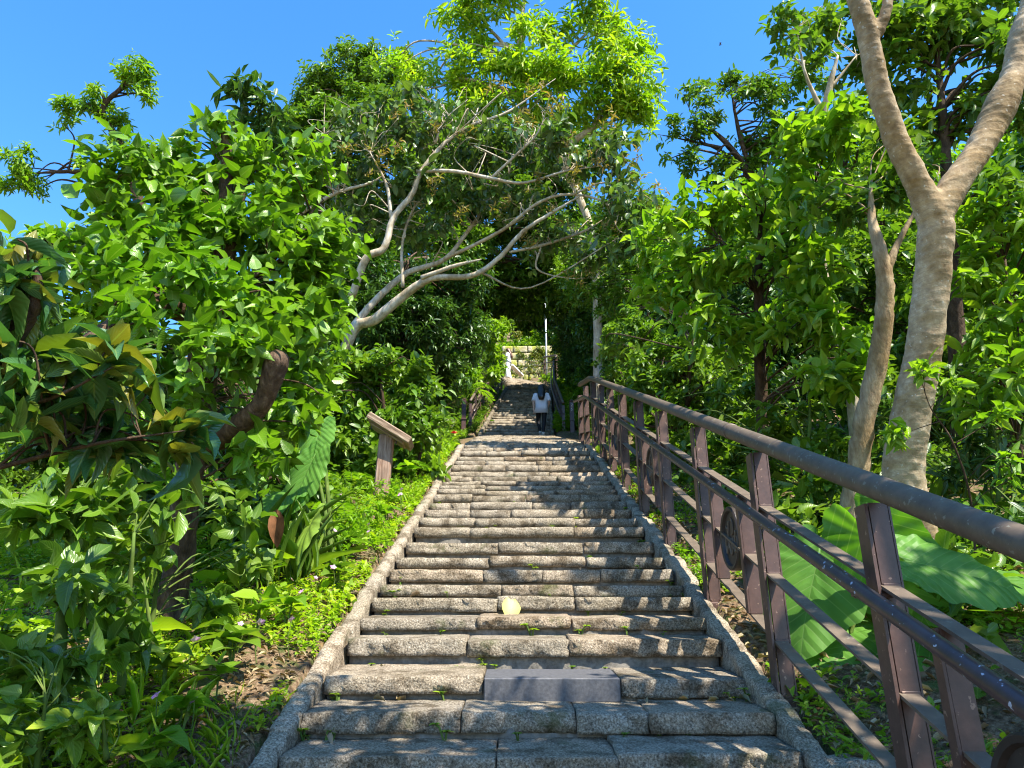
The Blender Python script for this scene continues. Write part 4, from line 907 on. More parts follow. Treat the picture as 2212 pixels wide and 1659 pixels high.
# ---------- right side
main = [[(2000, 1330, 4.45, 0.164), (1985, 1185, 4.45, 0.127), (1965, 1100, 4.45, 0.119), (1950, 1010, 4.45, 0.115), (1968, 900, 4.45, 0.111), (1995, 760, 4.45, 0.102), (2012, 620, 4.45, 0.100), (2022, 500, 4.45, 0.100), (2020, 445, 4.45, 0.102)],
  [(2018, 470, 4.45, 0.094), (1985, 400, 4.45, 0.075), (1935, 300, 4.45, 0.067), (1895, 180, 4.45, 0.066), (1870, 60, 4.45, 0.061), (1835, -60, 4.5, 0.054), (1780, -250, 4.6, 0.037), (1700, -450, 4.7, 0.016)],
  [(2020, 470, 4.45, 0.094), (2065, 395, 4.5, 0.082), (2130, 300, 4.6, 0.078), (2180, 190, 4.7, 0.075), (2205, 80, 4.8, 0.070), (2240, -60, 4.9, 0.053), (2260, -260, 5, 0.033)],
  [(1893, 75, 4.45, 0.041), (1915, 20, 4.45, 0.033), (1930, -80, 4.5, 0.025), (1990, -250, 4.6, 0.016)]]
tree('forked_tree', 'thick pale smooth trunk dividing into a Y just right of the near railing', main,
  [(2120, -540, 200, 150, 5.0), (2300, -420, 240, 160, 5.2), (2100, -200, 120, 80, 5.6), (2350, -150, 150, 120, 5.6)],
  ML['mid'], .15, .42, 'mid', .75, 6, MB_pale, 60, 31, limb_r=.03, sides=22, lump=.012, remesh=.011)
tree('slender_tree', 'slim rough tan trunk standing immediately left of the thick forked trunk',
  [[(1825, 1190, 5.6, .095), (1845, 1060, 5.6, .085), (1870, 900, 5.6, .075), (1900, 760, 5.6, .072), (1912, 640, 5.6, .065), (1905, 560, 5.6, .055), (1885, 480, 5.7, .035), (1880, 400, 5.8, .02)], [(1912, 650, 5.6, .04), (1925, 560, 5.6, .03), (1990, 430, 5.7, .01)]],
  [(1860, 400, 90, 70, 6.0), (1960, 330, 80, 90, 6.2), (1790, 450, 60, 60, 6.0)], ML['mid'], .13, .42, 'hila', 3.0, 6, MB_tan, 30, 32, limb_r=.012)
tree('slender_tree', 'thin pale leaning trunk between the slim tan trunk and the far shrubs',
  [[(1850, 960, 7.4, .06), (1830, 780, 7.4, .055), (1790, 640, 7.4, .05), (1770, 540, 7.4, .045), (1760, 380, 7.4, .04), (1790, 200, 7.4, .035), (1810, 120, 7.4, .025)], [(1775, 240, 7.4, .03), (1740, 160, 7.4, .015), (1720, 60, 7.4, .008)], [(1795, 190, 7.4, .02), (1850, 120, 7.4, .01)]],
  [(1690, 30, 30, 24, 7.4), (1700, 110, 24, 20, 7.4), (1735, 60, 30, 30, 7.6), (1790, 60, 50, 40, 7.8), (1830, 160, 50, 40, 8), (1770, 140, 30, 30, 7.6), (1685, 65, 18, 12, 7.4)],
  ML['mid'], .11, .45, 'mid', 3.0, 6, MB_white, 26, 33, limb_r=.012)
tree('open_crowned_tree', 'thin-crowned tree with dark branches and sky showing through, right of centre',
  [[(1700, 760, 15, .14), (1680, 500, 15, .11), (1620, 380, 15, .08), (1560, 300, 15, .05), (1500, 260, 15, .02)], [(1640, 420, 15, .05), (1600, 300, 15, .05), (1580, 200, 15, .02)], [(1560, 320, 15, .04), (1470, 300, 15, .015), (1420, 290, 15, .006)]],
  [(1560, 165, 50, 24, 15), (1500, 190, 30, 24, 15), (1480, 280, 50, 30, 15), (1530, 240, 40, 30, 15), (1620, 200, 50, 30, 15), (1680, 210, 50, 40, 15), (1700, 270, 50, 60, 15), (1600, 330, 50, 36, 15), (1480, 350, 50, 24, 15), (1450, 290, 24, 20, 15), (1640, 290, 40, 30, 15), (1740, 180, 40, 40, 15), (1560, 380, 70, 26, 15)],
  ML['mid'], .15, .38, 'mid', 2.7, 6, MB_dark, 70, 34, limb_r=.04, cr=.22)
tree('magnolia_like_tree', 'broad glossy-leaved tree spreading behind the middle of the near railing',
  [[(1650, 960, 7.2, .06), (1640, 700, 7.2, .05), (1640, 500, 7.2, .03), (1650, 380, 7.2, .015)], [(1640, 640, 7.2, .03), (1560, 520, 7.2, .015)], [(1640, 560, 7.2, .03), (1760, 400, 7.2, .012)]],
  [(1790, 270, 90, 40, 6.8), (1700, 330, 90, 50, 7), (1600, 430, 110, 50, 7.2), (1500, 470, 90, 50, 7.4), (1740, 430, 90, 60, 6.8), (1850, 250, 60, 50, 6.6), (1640, 540, 110, 60, 7), (1500, 580, 90, 60, 7.4), (1780, 560, 90, 70, 6.6), (1700, 680, 110, 70, 6.6), (1560, 700, 90, 60, 7.2), (1430, 660, 70, 70, 8), (1420, 520, 60, 60, 8.2), (1850, 700, 60, 90, 6.4), (1800, 820, 80, 60, 6.2), (1420, 580, 60, 50, 8.2)],
  ML['bright'], .16, .40, 'hi', 2.6, 6, MB_dark, 80, 35, upb=.5, clump=4, limb_r=.015, cr=.2)
tree('broadleaf_tree', 'dark leafy tree in the top right corner behind the forked trunk',
  [[(2080, 1000, 7.6, .10), (2060, 600, 7.6, .08), (2040, 300, 7.6, .05), (2020, 60, 7.8, .02)]],
  [(2000, 60, 110, 70, 7.8), (2120, 60, 100, 90, 7.6), (1960, 160, 70, 60, 7.8), (2060, 220, 90, 80, 7.6), (1960, 300, 60, 60, 7.6), (2200, 200, 80, 100, 7.4), (1900, 80, 40, 60, 8), (2060, -30, 160, 60, 7.8), (2150, 400, 60, 60, 7.2), (1830, 40, 50, 40, 8.2)],
  ML['mid'], .15, .42, 'mid', 3.6, 6, MB_dark, 60, 36, limb_r=.03)
tree('broadleaf_tree', 'bright leafy tree at the right edge beside the forked trunk',
  [[(2200, 1100, 5.8, .05), (2190, 800, 5.8, .04), (2170, 560, 5.8, .02)]],
  [(2160, 450, 80, 60, 5.6), (2130, 560, 80, 60, 5.5), (2200, 640, 80, 80, 5.4), (2110, 700, 50, 60, 5.4), (2170, 820, 90, 70, 5.2), (2210, 540, 60, 90, 5.6), (2100, 860, 50, 50, 5.4), (2240, 760, 60, 90, 5.2), (2080, 500, 40, 40, 5.8)],
  ML['bright'], .14, .36, 'hila', 2.6, 6, MB_dark, 50, 37, upb=.5, clump=4, limb_r=.012, cr=.14)
tree('understory_shrub', 'small-leaved shrub in dappled light behind the far half of the near railing',
  [[(1480, 960, 9.5, .04), (1490, 800, 9.5, .025), (1500, 700, 9.5, .01)]],
  [(1360, 720, 70, 60, 11), (1440, 780, 90, 60, 10), (1540, 800, 90, 60, 9.5), (1350, 800, 50, 50, 12), (1400, 850, 80, 50, 10), (1340, 640, 60, 60, 12), (1620, 850, 90, 60, 8.8), (1500, 880, 90, 50, 9.4), (1320, 880, 40, 40, 13)],
  ML['mid'], .12, .42, 'mid', 4.2, 6, MB_dark, 50, 38, limb_r=.014)
tree('understory_shrub', 'shaded shrub behind the railing left of the slim tan trunk',
  [[(1740, 1050, 6.6, .02), (1750, 900, 6.6, .014), (1740, 800, 6.6, .006)]],
  [(1700, 920, 90, 60, 6.8), (1600, 950, 90, 50, 7.8), (1780, 960, 70, 60, 6.4), (1500, 960, 60, 40, 9), (1650, 1020, 70, 40, 6.8), (1750, 1040, 60, 40, 6), (1560, 1020, 60, 30, 7.8), (1690, 1100, 50, 40, 5.6), (1420, 940, 50, 40, 10), (1480, 1030, 50, 30, 8)],
  ML['mid'], .13, .5, 'hi', 2.4, 5, MB_stem, 40, 39, limb_r=.010, cr=.12, clump=4)
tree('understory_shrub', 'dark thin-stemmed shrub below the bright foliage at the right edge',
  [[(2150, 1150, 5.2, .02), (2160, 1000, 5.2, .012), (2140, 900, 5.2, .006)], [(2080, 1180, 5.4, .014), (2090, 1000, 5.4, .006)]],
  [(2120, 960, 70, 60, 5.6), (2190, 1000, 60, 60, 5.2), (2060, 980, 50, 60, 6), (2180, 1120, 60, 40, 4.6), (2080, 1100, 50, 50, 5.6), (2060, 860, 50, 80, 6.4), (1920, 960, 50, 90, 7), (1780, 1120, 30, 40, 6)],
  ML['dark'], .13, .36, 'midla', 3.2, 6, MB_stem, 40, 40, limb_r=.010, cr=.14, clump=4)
# canopy just behind and above the viewer: it throws the dapple on the lowest steps
#@@FILL
def tree_w(name, label, x, y, h, blobs, leafm, lf, cover, k=6, seed=1, bark=None, r0=.15, group=None, tm='mid', wr=.42, cat='tree', nl=30, cr=None):
    """world-coordinate tree: blobs (dx,dy,z,rx,ry,rz) from its base"""
    rg = np.random.default_rng(seed); b0 = np.array([x, y, g1(x, y)-.15]); root = empty(name, b0+[0, 0, .15], label, cat, group)
    T = smooth_path([b0, b0+[.1*h*rg.normal()*.3, .03*h*rg.normal(), h*.35], b0+[.12*h*rg.normal()*.4, 0, h*.7], b0+[0.1*h*rg.normal()*.5, 0, h*.93]], 8)
    rs = np.linspace(r0, r0*.15, len(T)); mb = MB(); v, f = tube_np(T, rs, 8, True, .03, seed); mb.add(v, f)
    Ps, As, Cs = [], [], []
    for dx, dy, z, rx, ry, rz in blobs:
        c = b0+[dx, dy, z]; r = np.array([rx, ry, rz]); n = int(max(8, cover*math.pi*(rx*rz+rx*ry)/2/(lf*lf*.28*k*.6))); nc = max(4, n//9)
        cc, dd = clumps_in(c, r, nc, rg); w_ = rg.integers(0, nc, n); q = rg.normal(size=(n, 3))*(cr or max(lf*1.3, .3*rx))*.5
        P = cc[w_]+q; Ps.append(P); As.append(nrm(nrm((P-c)/r)*.6+[0, 0, .5]+rg.normal(size=(n, 3))*.3)); Cs.append(cc)
    P, A, C = map(np.concatenate, (Ps, As, Cs)); limbs(mb, T, rs, C[rg.permutation(len(C))[:nl]], rg, r0*.3)
    B, D, L = sprig(P, A, np.abs(rg.normal(1, .15, len(P)))*lf, k, lf, rg)
    leaves('crown', B, D, L, wr, TM[tm], leafm, root, .45, seed); mb.build('trunk', bark or MB_dark, root, smooth=True); return root
# canopy beside and behind the viewer: it throws the dapple on the lowest steps
tree_w('shade_tree', 'tall leafy tree beside the viewer shading the lowest steps', 4.2, -.6, 8.0,
  [(-2.5, 1.9, 4.9, 1.0, .45, .35), (-1.45, 1.75, 5.1, .85, .42, .32), (-3.5, 1.7, 4.9, .6, .4, .3), (.2, 1.4, 5.6, 1.0, .7, .5), (-2.2, .6, 5.8, 1.3, .7, .5)], ML['mid'], .15, 3.2, 6, 51, r0=.14, nl=40, cr=.3)
# background woods: two crown shapes, copied with their parts
def copy_tree(o, loc, rz, sc, label, group):
    c = o.copy(); COL.objects.link(c); c.location = loc; c.rotation_euler = (0, 0, rz); c.scale = sc
    if label: c['label'] = label
    if group: c['group'] = group
    for ch in o.children:
        d = ch.copy(); COL.objects.link(d); d.parent = c
    return c
def wood_proto(x, y, h, m, seed, lf=.24):
    return tree_w('forest_tree', 'leafy tree in the unbroken woods right of the stairs', x, y, h,
      [(0, 0, h*.80, h*.20, h*.2, h*.17), (h*.14, 0, h*.60, h*.2, h*.2, h*.15), (-h*.14, h*.04, h*.58, h*.2, h*.2, h*.15), (0, -h*.12, h*.42, h*.2, h*.17, h*.14), (0, h*.1, h*.35, h*.22, h*.2, h*.15), (h*.1, -h*.05, h*.2, h*.2, h*.2, h*.12), (-h*.1, -h*.05, h*.2, h*.2, h*.2, h*.12)],
      m, lf, 3.2, 6, seed, r0=h*.018, group='trees of the woods right of the stairs', nl=40)
pa = wood_proto(6.5, 12.5, 7.0, ML['mid'], 61); pb_ = wood_proto(9.5, 9.0, 6.5, ML['dark'], 62, .22); pc = wood_proto(7.5, 17.5, 8.0, ML['bright'], 63, .24)
protos = [pa, pb_, pc]
RW = [(5.2, 9.0, 0, .62), (7.6, 6.2, 1, .8), (12, 13, 2, 1.1), (10, 16.5, 0, 1.1), (4.6, 15.0, 1, .75), (5.0, 20.5, 0, .8), (8.5, 22, 1, 1.1), (13, 20, 2, 1.2), (4.2, 25, 2, .7), (6.5, 27.5, 0, 1.0), (11, 28, 1, 1.2), (4.6, 31.5, 0, .6), (7.5, 34, 1, 1.1), (16, 25, 0, 1.3), (3.6, 38, 1, .9), (9, 40, 0, 1.2),
      (4.4, 12.0, 1, .55), (3.4, 20.8, 1, .80), (3.6, 17.6, 1, .75), (3.3, 27.3, 1, .85), (3.1, 24.2, 1, .72), (14, 34, 1, 1.4), (1.5, 42, 1, 1.0), (15, 8, 1, 1.2), (11, 4.5, 0, 1.0), (8.5, 2.5, 1, .75)]
rgf = np.random.default_rng(3)
for x, y, k, s in RW:
    copy_tree(protos[k], (x, y, g1(x, y)-.1), rgf.uniform(0, 6.28), (s*rgf.uniform(.9, 1.1), s*rgf.uniform(.9, 1.1), s), None, None)
LW = [(-3.4, 11.0, 1, .42), (-5.0, 13.5, 0, .55), (-3.2, 15.5, 1, .62), (-5.6, 18, 0, .75), (-3.0, 19.5, 1, .72), (-2.9, 24, 1, .62), (-5, 25, 0, 1.0), (-2.6, 28.5, 1, .60), (-4.2, 32, 1, .95), (-8, 22, 0, .8), (-7.5, 30, 1, 1.0), (-2.4, 38.5, 1, .9), (-10, 35, 0, .9), (-5, 41, 1, 1.1), (-6.5, 9.0, 0, .36), (-8.5, 13, 1, .42), (-1.9, 33.5, 0, .3)]
for x, y, k, s in LW:
    copy_tree(protos[k], (x, y, g1(x, y)-.1), rgf.uniform(0, 6.28), (s*rgf.uniform(.9, 1.1), s*rgf.uniform(.9, 1.1), s), 'leafy tree in the unbroken woods left of the stairs', 'trees of the woods left of the stairs')
for nm, (x, y, h, sd) in zip(('leafy tree in front of the pale pole-like trunk, shading the girl', 'leafy tree right of the middle of the upper railing, shading the upper flight', 'leafy tree near the top end of the right upper railing'), ((3.5, 17.9, 7.6, 71), (3.7, 21.8, 7.6, 72), (4.2, 25.6, 7.2, 73))):
    tree_w('broadleaf_tree', nm, x, y, h, [(-.9, .1, h*.62, 1.3, 1.2, .8), (-.1, 0, h*.78, 1.4, 1.3, .9), (-1.5, .6, h*.72, .8, .9, .5), (.3, -.4, h*.55, 1.2, 1.1, .8), (0, .5, h*.9, 1.0, 1, .6)], ML['mid'], .20, 4.2, 6, sd, r0=.09, nl=40)
tree_w('hillside_shrub', 'yellow-green bush growing on top of the mossy wall', .7, 38.2, 2.2, [(-1.0, -.9, 1.7, .7, .5, .45), (0, -1.0, 1.8, .8, .5, .45), (.9, -.9, 1.6, .7, .5, .5), (-.6, 0, 2.3, .9, .6, .6), (.6, 0, 2.4, .9, .6, .6)], ML['bright'], .16, 4, 6, 74, r0=.05, nl=20)
# ---------- ground cover (nobody could count it)
def scatter(n, xr, yr, rg, side, near=1.15):
    y = yr[0]+(yr[1]-yr[0])*rg.uniform(0, 1, n)**1.5; d = near+(xr-near)*rg.uniform(0, 1, n)**1.3; x = cx(y)+side*d
    return x, y
def cover(name, label, cat, n, side, dx, yr, lf, k, hgt, m, seed, tm='mid', wr=.55, near=1.18, thr=None, tilt=(40, 80), jit=.35):
    rg = np.random.default_rng(seed); x, y = scatter(n, dx, yr, rg, side, near)
    if thr is not None:
        q = fbm(np.stack([x, y, 0*x], 1), 1.6, seed, 2); kp = q > thr; x, y = x[kp], y[kp]
    z = G(x, y); h = hgt*rg.uniform(.2, 1, len(x)); P = np.stack([x, y, z+h], 1); A = nrm(np.array([0, -.1, 1.])+rg.normal(size=P.shape)*.35)
    B, D, L = sprig(P, A, lf*rg.uniform(.55, 1.0, len(x))**2*rg.choice([1.3, 1.6, 2.6], len(x), p=[.6, .3, .1]), k, lf, rg, tilt, 1.2)
    tag(leaves(name, B, D, L, wr, TM[tm], m, None, jit, seed), label, cat, kind='stuff')
cover('ground_cover', 'small bright green weeds carpeting the verge left of the steps', 'ground cover', 17000, -1, 4.0, (1.6, 12.5), .034, 6, .09, ML['lime'], 71, thr=-.2, near=1.10)
cover('ground_cover', 'taller leafy weeds thick along the left verge toward the upper stairs', 'ground cover', 6500, -1, 4.5, (5, 21), .055, 6, .26, ML['bright'], 72, thr=-.12, near=1.3, tm='midla', wr=.4)
cover('ground_cover', 'low trailing plants under and beside the near railing', 'ground cover', 7000, 1, 3.2, (1.5, 12.5), .034, 6, .07, ML['bright'], 73, thr=-.12, near=1.11)
cover('ground_cover', 'leafy undergrowth on the forest floor right of the railing', 'ground cover', 9000, 1, 9, (2, 34), .10, 6, .35, ML['mid'], 74, near=1.75, thr=-.2)
cover('ground_cover', 'leafy undergrowth on the slope left of the stairs', 'ground cover', 9000, -1, 12, (6, 34), .10, 6, .4, ML['mid'], 75, near=1.7, thr=-.2)
cover('ground_cover', 'ferny growth hanging over the left edge of the upper flight', 'ground cover', 1500, -1, 1.8, (20.5, 33), .09, 7, .28, ML['mid'], 76, near=.98, tm='midla', wr=.3)
cover('ground_cover', 'bright growth along the right edge of the upper flight', 'ground cover', 1600, 1, 2.4, (20.5, 33), .09, 7, .3, ML['bright'], 77, near=1.15)
cover('grass', 'thin grass blades among the weeds of the left verge', 'grass', 3500, -1, 3.4, (2.5, 12), .09, 4, .06, ML['lime'], 78, tm='midla', wr=.07, tilt=(8, 35), thr=-.1)
def litter(name, label, n, side, dx, yr, seed, near=1.2, lf=.06):
    rg = np.random.default_rng(seed); x, y = scatter(n, dx, yr, rg, side, near); P = np.stack([x, y, G(x, y)+.012+.02*rg.uniform(0, 1, n)], 1)
    D = rg.normal(size=P.shape)*[1, 1, .15]; tag(leaves(name, P, D, lf*rg.uniform(.6, 1.5, n), .42, leaf_tmpl('mid', .4, .25), ML['litter'], None, .35, seed), label, 'leaf litter', kind='stuff')
litter('leaf_litter', 'dry brown leaf litter over the soil of the left verge', 10000, -1, 3.2, (1.8, 11), 81, 1.1, lf=.038)
litter('leaf_litter', 'dry brown leaf litter under the near railing and the giant leaves', 8000, 1, 3.6, (.8, 10), 82, 1.1, lf=.05)
# moss and tiny growth on the wall and rims
rg = np.random.default_rng(9); P = np.stack([rg.uniform(-.4, 2.6, 2600), 36.14+rg.normal(size=2600)*.05, 15.2+2.9*rg.beta(2.6, 1.1, 2600)], 1)
q = fbm(P, .9, 4, 2); P = P[q > -.05]
B, D, L = sprig(P, np.tile([0, -.8, .3], (len(P), 1)), np.full(len(P), .10), 4, .11, rg)
tag(leaves('climbing_plant', B, D, L, .5, TM['mid'], ML['olive'], None, .5, 5), 'yellow-green creeper growing over the mossy stone wall', 'creeper', kind='stuff')
# ---------- broad-leaved seedlings: individuals on the left verge
def seedling_mesh(seed, lf, k=6):
    rg = np.random.default_rng(seed); P = np.array([[0, 0, .06+.05*rg.random()]]*2)+rg.normal(size=(2, 3))*[.02, .02, .02]
    B, D, L = sprig(P, np.tile([0, 0, 1.], (2, 1)), np.full(2, lf), k, lf, rg, (55, 88), .5)
    return B, D, L, rg
def seedling(name, label, group, cat, x, y, seed, lf, m, tm='hihe', wr=.72, lift=.0, k=5, hz=None):
    z = g1(x, y) if hz is None else hz; root = empty(name, (x, y, z), label, cat, group); B, D, L, rg = seedling_mesh(seed, lf, k); off = np.array([x, y, z+lift])
    leaves('leaves', B+off, D, L, wr, TM[tm], m, root, .3, seed)
    b = MB(); 
    for q in B: b.tube([off*[1, 1, 0]+[0, 0, z-.02], (off*[1, 1, 0]+[0, 0, z])*.4+(q+off)*.6+[0, 0, .02], q+off], .0035, 4, False)
    b.build('stems', MB_stem, root); return root
seeds = [seedling('broadleaf_seedling', 'low broad-leaved green plant on the left verge near the kerb', 'low broad-leaved plants of the left verge', 'plant', -1.30, 3.1+.0*i, 90+i, .12+.012*i, ML[m], lift=.09) for i, m in enumerate(['bright', 'mid', 'bright'])]
rgs = np.random.default_rng(12)
pl = [(-1.25, 3.4), (-1.5, 3.9), (-1.22, 4.3), (-1.7, 3.2), (-2.0, 3.6), (-1.35, 2.9), (-1.6, 2.6), (-1.25, 2.55), (-1.9, 2.7), (-1.45, 2.25), (-1.15, 4.9), (-1.95, 2.3), (-2.3, 3.1), (-2.5, 3.7), (-1.75, 4.5), (-2.15, 4.2), (-1.2, 5.6), (-1.13, 6.6), (-2.7, 3.0), (-2.3, 2.5), (-1.75, 1.95), (-1.5, 4.8), (-1.32, 3.7), (-1.6, 2.95), (-1.18, 8.2), (-1.28, 2.2), (-1.4, 2.45), (-1.75, 2.45), (-2.05, 2.55), (-2.6, 2.6), (-1.5, 2.75), (-1.2, 2.8), (-1.85, 3.05), (-1.65, 3.55), (-2.35, 3.4), (-2.9, 3.3), (-1.3, 4.0), (-2.0, 3.95), (-1.22, 3.15), (-1.7, 2.15), (-2.0, 1.95), (-1.35, 1.95), (-2.4, 2.2), (-1.5, 3.45)]
for i, (x, y) in enumerate(pl):
    o = seeds[i % 3]
    x += .04*rgs.normal(); s = rgs.uniform(.8, 1.35)
    if i < 3: o.location = (x, y, g1(x, y)); o.rotation_euler[2] = rgs.uniform(0, 6)
    else: copy_tree(o, (x, y, g1(x, y)), rgs.uniform(0, 6.28), (s, s, s), None, None)
# ---------- weeds on the steps, individuals
def step_z(y, ns):
    z = None
    for a, b_ in ns:
        if a <= y: z = b_
    return z
w0 = seedling('step_weed', 'small green weed rooted in a joint of the granite steps', 'small weeds in the step joints', 'weed', 0, 3.3, 120, .028, ML['bright'], 'mid', .6, k=7, hz=1.3)
w1 = seedling('step_weed', 'small green weed rooted in a joint of the granite steps', 'small weeds in the step joints', 'weed', .1, 3.3, 121, .022, ML['lime'], 'mid', .5, k=9, hz=1.3)
for i in range(72):
    k = int(min(30, 6+rgs.integers(0, 17))) if i % 3 else int(6+rgs.integers(0, 8)); yn, zn = noses[k]; zp = noses[k-1][1]; c = float(cx(yn))
    x = c+rgs.uniform(-.95, .95) if rgs.random() < .55 else c+rgs.choice([-1, 1])*rgs.uniform(.86, .99); s = rgs.uniform(.5, 1.5)
    loc = (x, yn-.012, zp+.018); o = (w0, w1)[i % 2]
    if i < 2: o.location = loc; o.scale = (1, 1, .5)
    else: copy_tree(o, loc, rgs.uniform(0, 6), (s, s, s*.45), None, None)
# ---------- fallen leaves, individuals
def one_leaf(name, label, group, loc, L, wr, m, D, up=(0, 0, 1), tm='hi', seed=1):
    loc = np.array(loc, float); o = leaves(name, loc[None], np.array([D], float), np.array([L]), wr, leaf_tmpl('hi', .35, .22, .03, 'ov' if tm == 'hi' else 'he'), m, None, .05, seed, up, loc=loc); tag(o, label, 'leaf', group); return o
lp = V(1098, 1305, 4.32)
one_leaf('fallen_leaf', 'large pale yellow fallen leaf standing against a riser in the middle of the steps', None, (lp[0], noses[12][0]-.045, noses[11][1]+.01), .15, .95, ML['yellow'], (.16, .10, 1), (.25, -1, .15), 'hi')
f0 = one_leaf('fallen_leaf', 'small dry brown leaf lying on the granite steps', 'small dry leaves on the steps', (-.6, 3.3, 1.32), .07, .4, ML['litter'], (1, .2, .05))
for i in range(26):
    k = int(6+rgs.integers(0, 14)) if i > 9 else int(6+rgs.integers(0, 4)); yn, zn = noses[k]; c = float(cx(yn)); x = c+rgs.uniform(-.95, .95) if i % 3 == 0 else c+rgs.choice([-1, 1])*rgs.uniform(.7, .97)
    o = f0 if i == 0 else f0.copy()
    if i: COL.objects.link(o)
    o.location = (x, yn-.05+rgs.uniform(0, .04), noses[k-1][1]+.04); o.rotation_euler = (rgs.uniform(-.3, .3), rgs.uniform(-.3, .3), rgs.uniform(0, 6)); s = rgs.uniform(.6, 1.4); o.scale = (s, s, s)
# ---------- small flowers, individuals
def flower(loc):
    loc = np.array(loc, float); r = empty('pink_flower', loc, 'tiny pink-purple wildflower on a thin stem in the left verge', 'flower', 'tiny pink flowers of the left verge')
    a = np.arange(5)/5*2*np.pi; D = np.stack([np.cos(a), -.5+np.sin(a)*.6, .2+np.sin(a)*.6], 1); leaves('petals', np.tile(loc+[0, 0, .09], (5, 1)), D, np.full(5, .012), .8, leaf_tmpl('mid', .2, .2), ML['pink'], r, .1, 3, (0, -.7, .7))
    b = MB(); b.tube([loc, loc+[.01, 0, .05], loc+[0, 0, .09]], .0012, 4); b.build('stem', MB_stem, r); return r
f0 = flower((-1.4, 4, g1(-1.4, 4)))
for i in range(60):
    y = 2.6+rgs.uniform(0, 1)**1.3*5.5; x = float(cx(y))-1.2-rgs.uniform(0, 1)**1.2*(1.2 if y > 3.5 else 1.6); s = rgs.uniform(1.1, 2.1)
    if i: copy_tree(f0, (x, y, g1(x, y)+rgs.uniform(0, .06)), rgs.uniform(0, 6), (s, s, s), None, None)
rp = V(981, 937, 11.6); r = empty('red_flower', (rp[0]-.28, rp[1], g1(rp[0]-.28, rp[1])), 'single red flower on a long curved stem beside the left edge of the crest', 'flower'); b = MB()
gz0 = g1(rp[0]-.28, rp[1]); b.tube(smooth_path([(rp[0]-.28, rp[1], gz0-.03), (rp[0]-.2, rp[1], gz0+.25), (rp[0], rp[1], rp[2])], 6), .006, 6); b.build('stem', MB_stem, r, smooth=True)
a = np.arange(9)*2.4; D = np.stack([np.cos(a)*.7, np.sin(a)*.7, .8+.3*np.sin(a*3)], 1); leaves('petals', np.tile(rp, (9, 1)), D, np.full(9, .06), .7, leaf_tmpl('mid', .2, .3), ML['red'], r, .3, 4)
# ---------- giant heart-shaped leaves
def giant_mat():
    m, t, b = mat('giant_leaf'); uv = t.nodes.new('ShaderNodeUVMap'); sx = t.nodes.new('ShaderNodeSeparateXYZ'); t.links.new(uv.outputs[0], sx.inputs[0])
    ab = N(t, 'ShaderNodeMath', operation='ABSOLUTE'); t.links.new(sx.outputs[0], ab.inputs[0])
    m1 = N(t, 'ShaderNodeMath', operation='MULTIPLY_ADD', i_1=-.75); t.links.new(ab.outputs[0], m1.inputs[0]); t.links.new(sx.outputs[1], m1.inputs[2])
    m2 = N(t, 'ShaderNodeMath', operation='MULTIPLY', i_1=7.5); t.links.new(m1.outputs[0], m2.inputs[0])
    p0 = N(t, 'ShaderNodeMath', operation='PINGPONG', i_1=.5); t.links.new(m2.outputs[0], p0.inputs[0])
    a2 = N(t, 'ShaderNodeMath', operation='MULTIPLY', i_1=9.0); t.links.new(ab.outputs[0], a2.inputs[0])
    pp = N(t, 'ShaderNodeMath', operation='MINIMUM'); t.links.new(p0.outputs[0], pp.inputs[0]); t.links.new(a2.outputs[0], pp.inputs[1])
    v = ramp(t, pp.outputs[0], [(0, (.6, .6, .6)), (.035, (.3, .3, .3)), (.07, (0, 0, 0))]); n = noise(t, 5, 3, .5, geo_pos(t))
    oi = t.nodes.new('ShaderNodeObjectInfo'); base = ramp(t, n, [(.35, (.075, .20, .025)), (.65, (.12, .28, .04))])
    c = mix(t, v, base, (.22, .36, .10)); t.links.new(c, b.inputs['Base Color']); b.inputs['Roughness'].default_value = .5; b.inputs['Specular IOR Level'].default_value = .3
    n2 = noise(t, 3, 2, .5, geo_pos(t)); hh = mix(t, .3, pp.outputs[0], n2); bump(t, b, hh, .5, .02)
    tr = t.nodes.new('ShaderNodeBsdfTranslucent'); t.links.new(mix(t, 1.0, c, (1.5, 1.6, .4), 'MULTIPLY'), tr.inputs[0]); ms = t.nodes.new('ShaderNodeMixShader'); ms.inputs[0].default_value = .42
    t.links.new(b.outputs[0], ms.inputs[1]); t.links.new(tr.outputs[0], ms.inputs[2]); t.links.new(ms.outputs[0], t.nodes['Material Output'].inputs[0]); return m
M_giant = giant_mat()
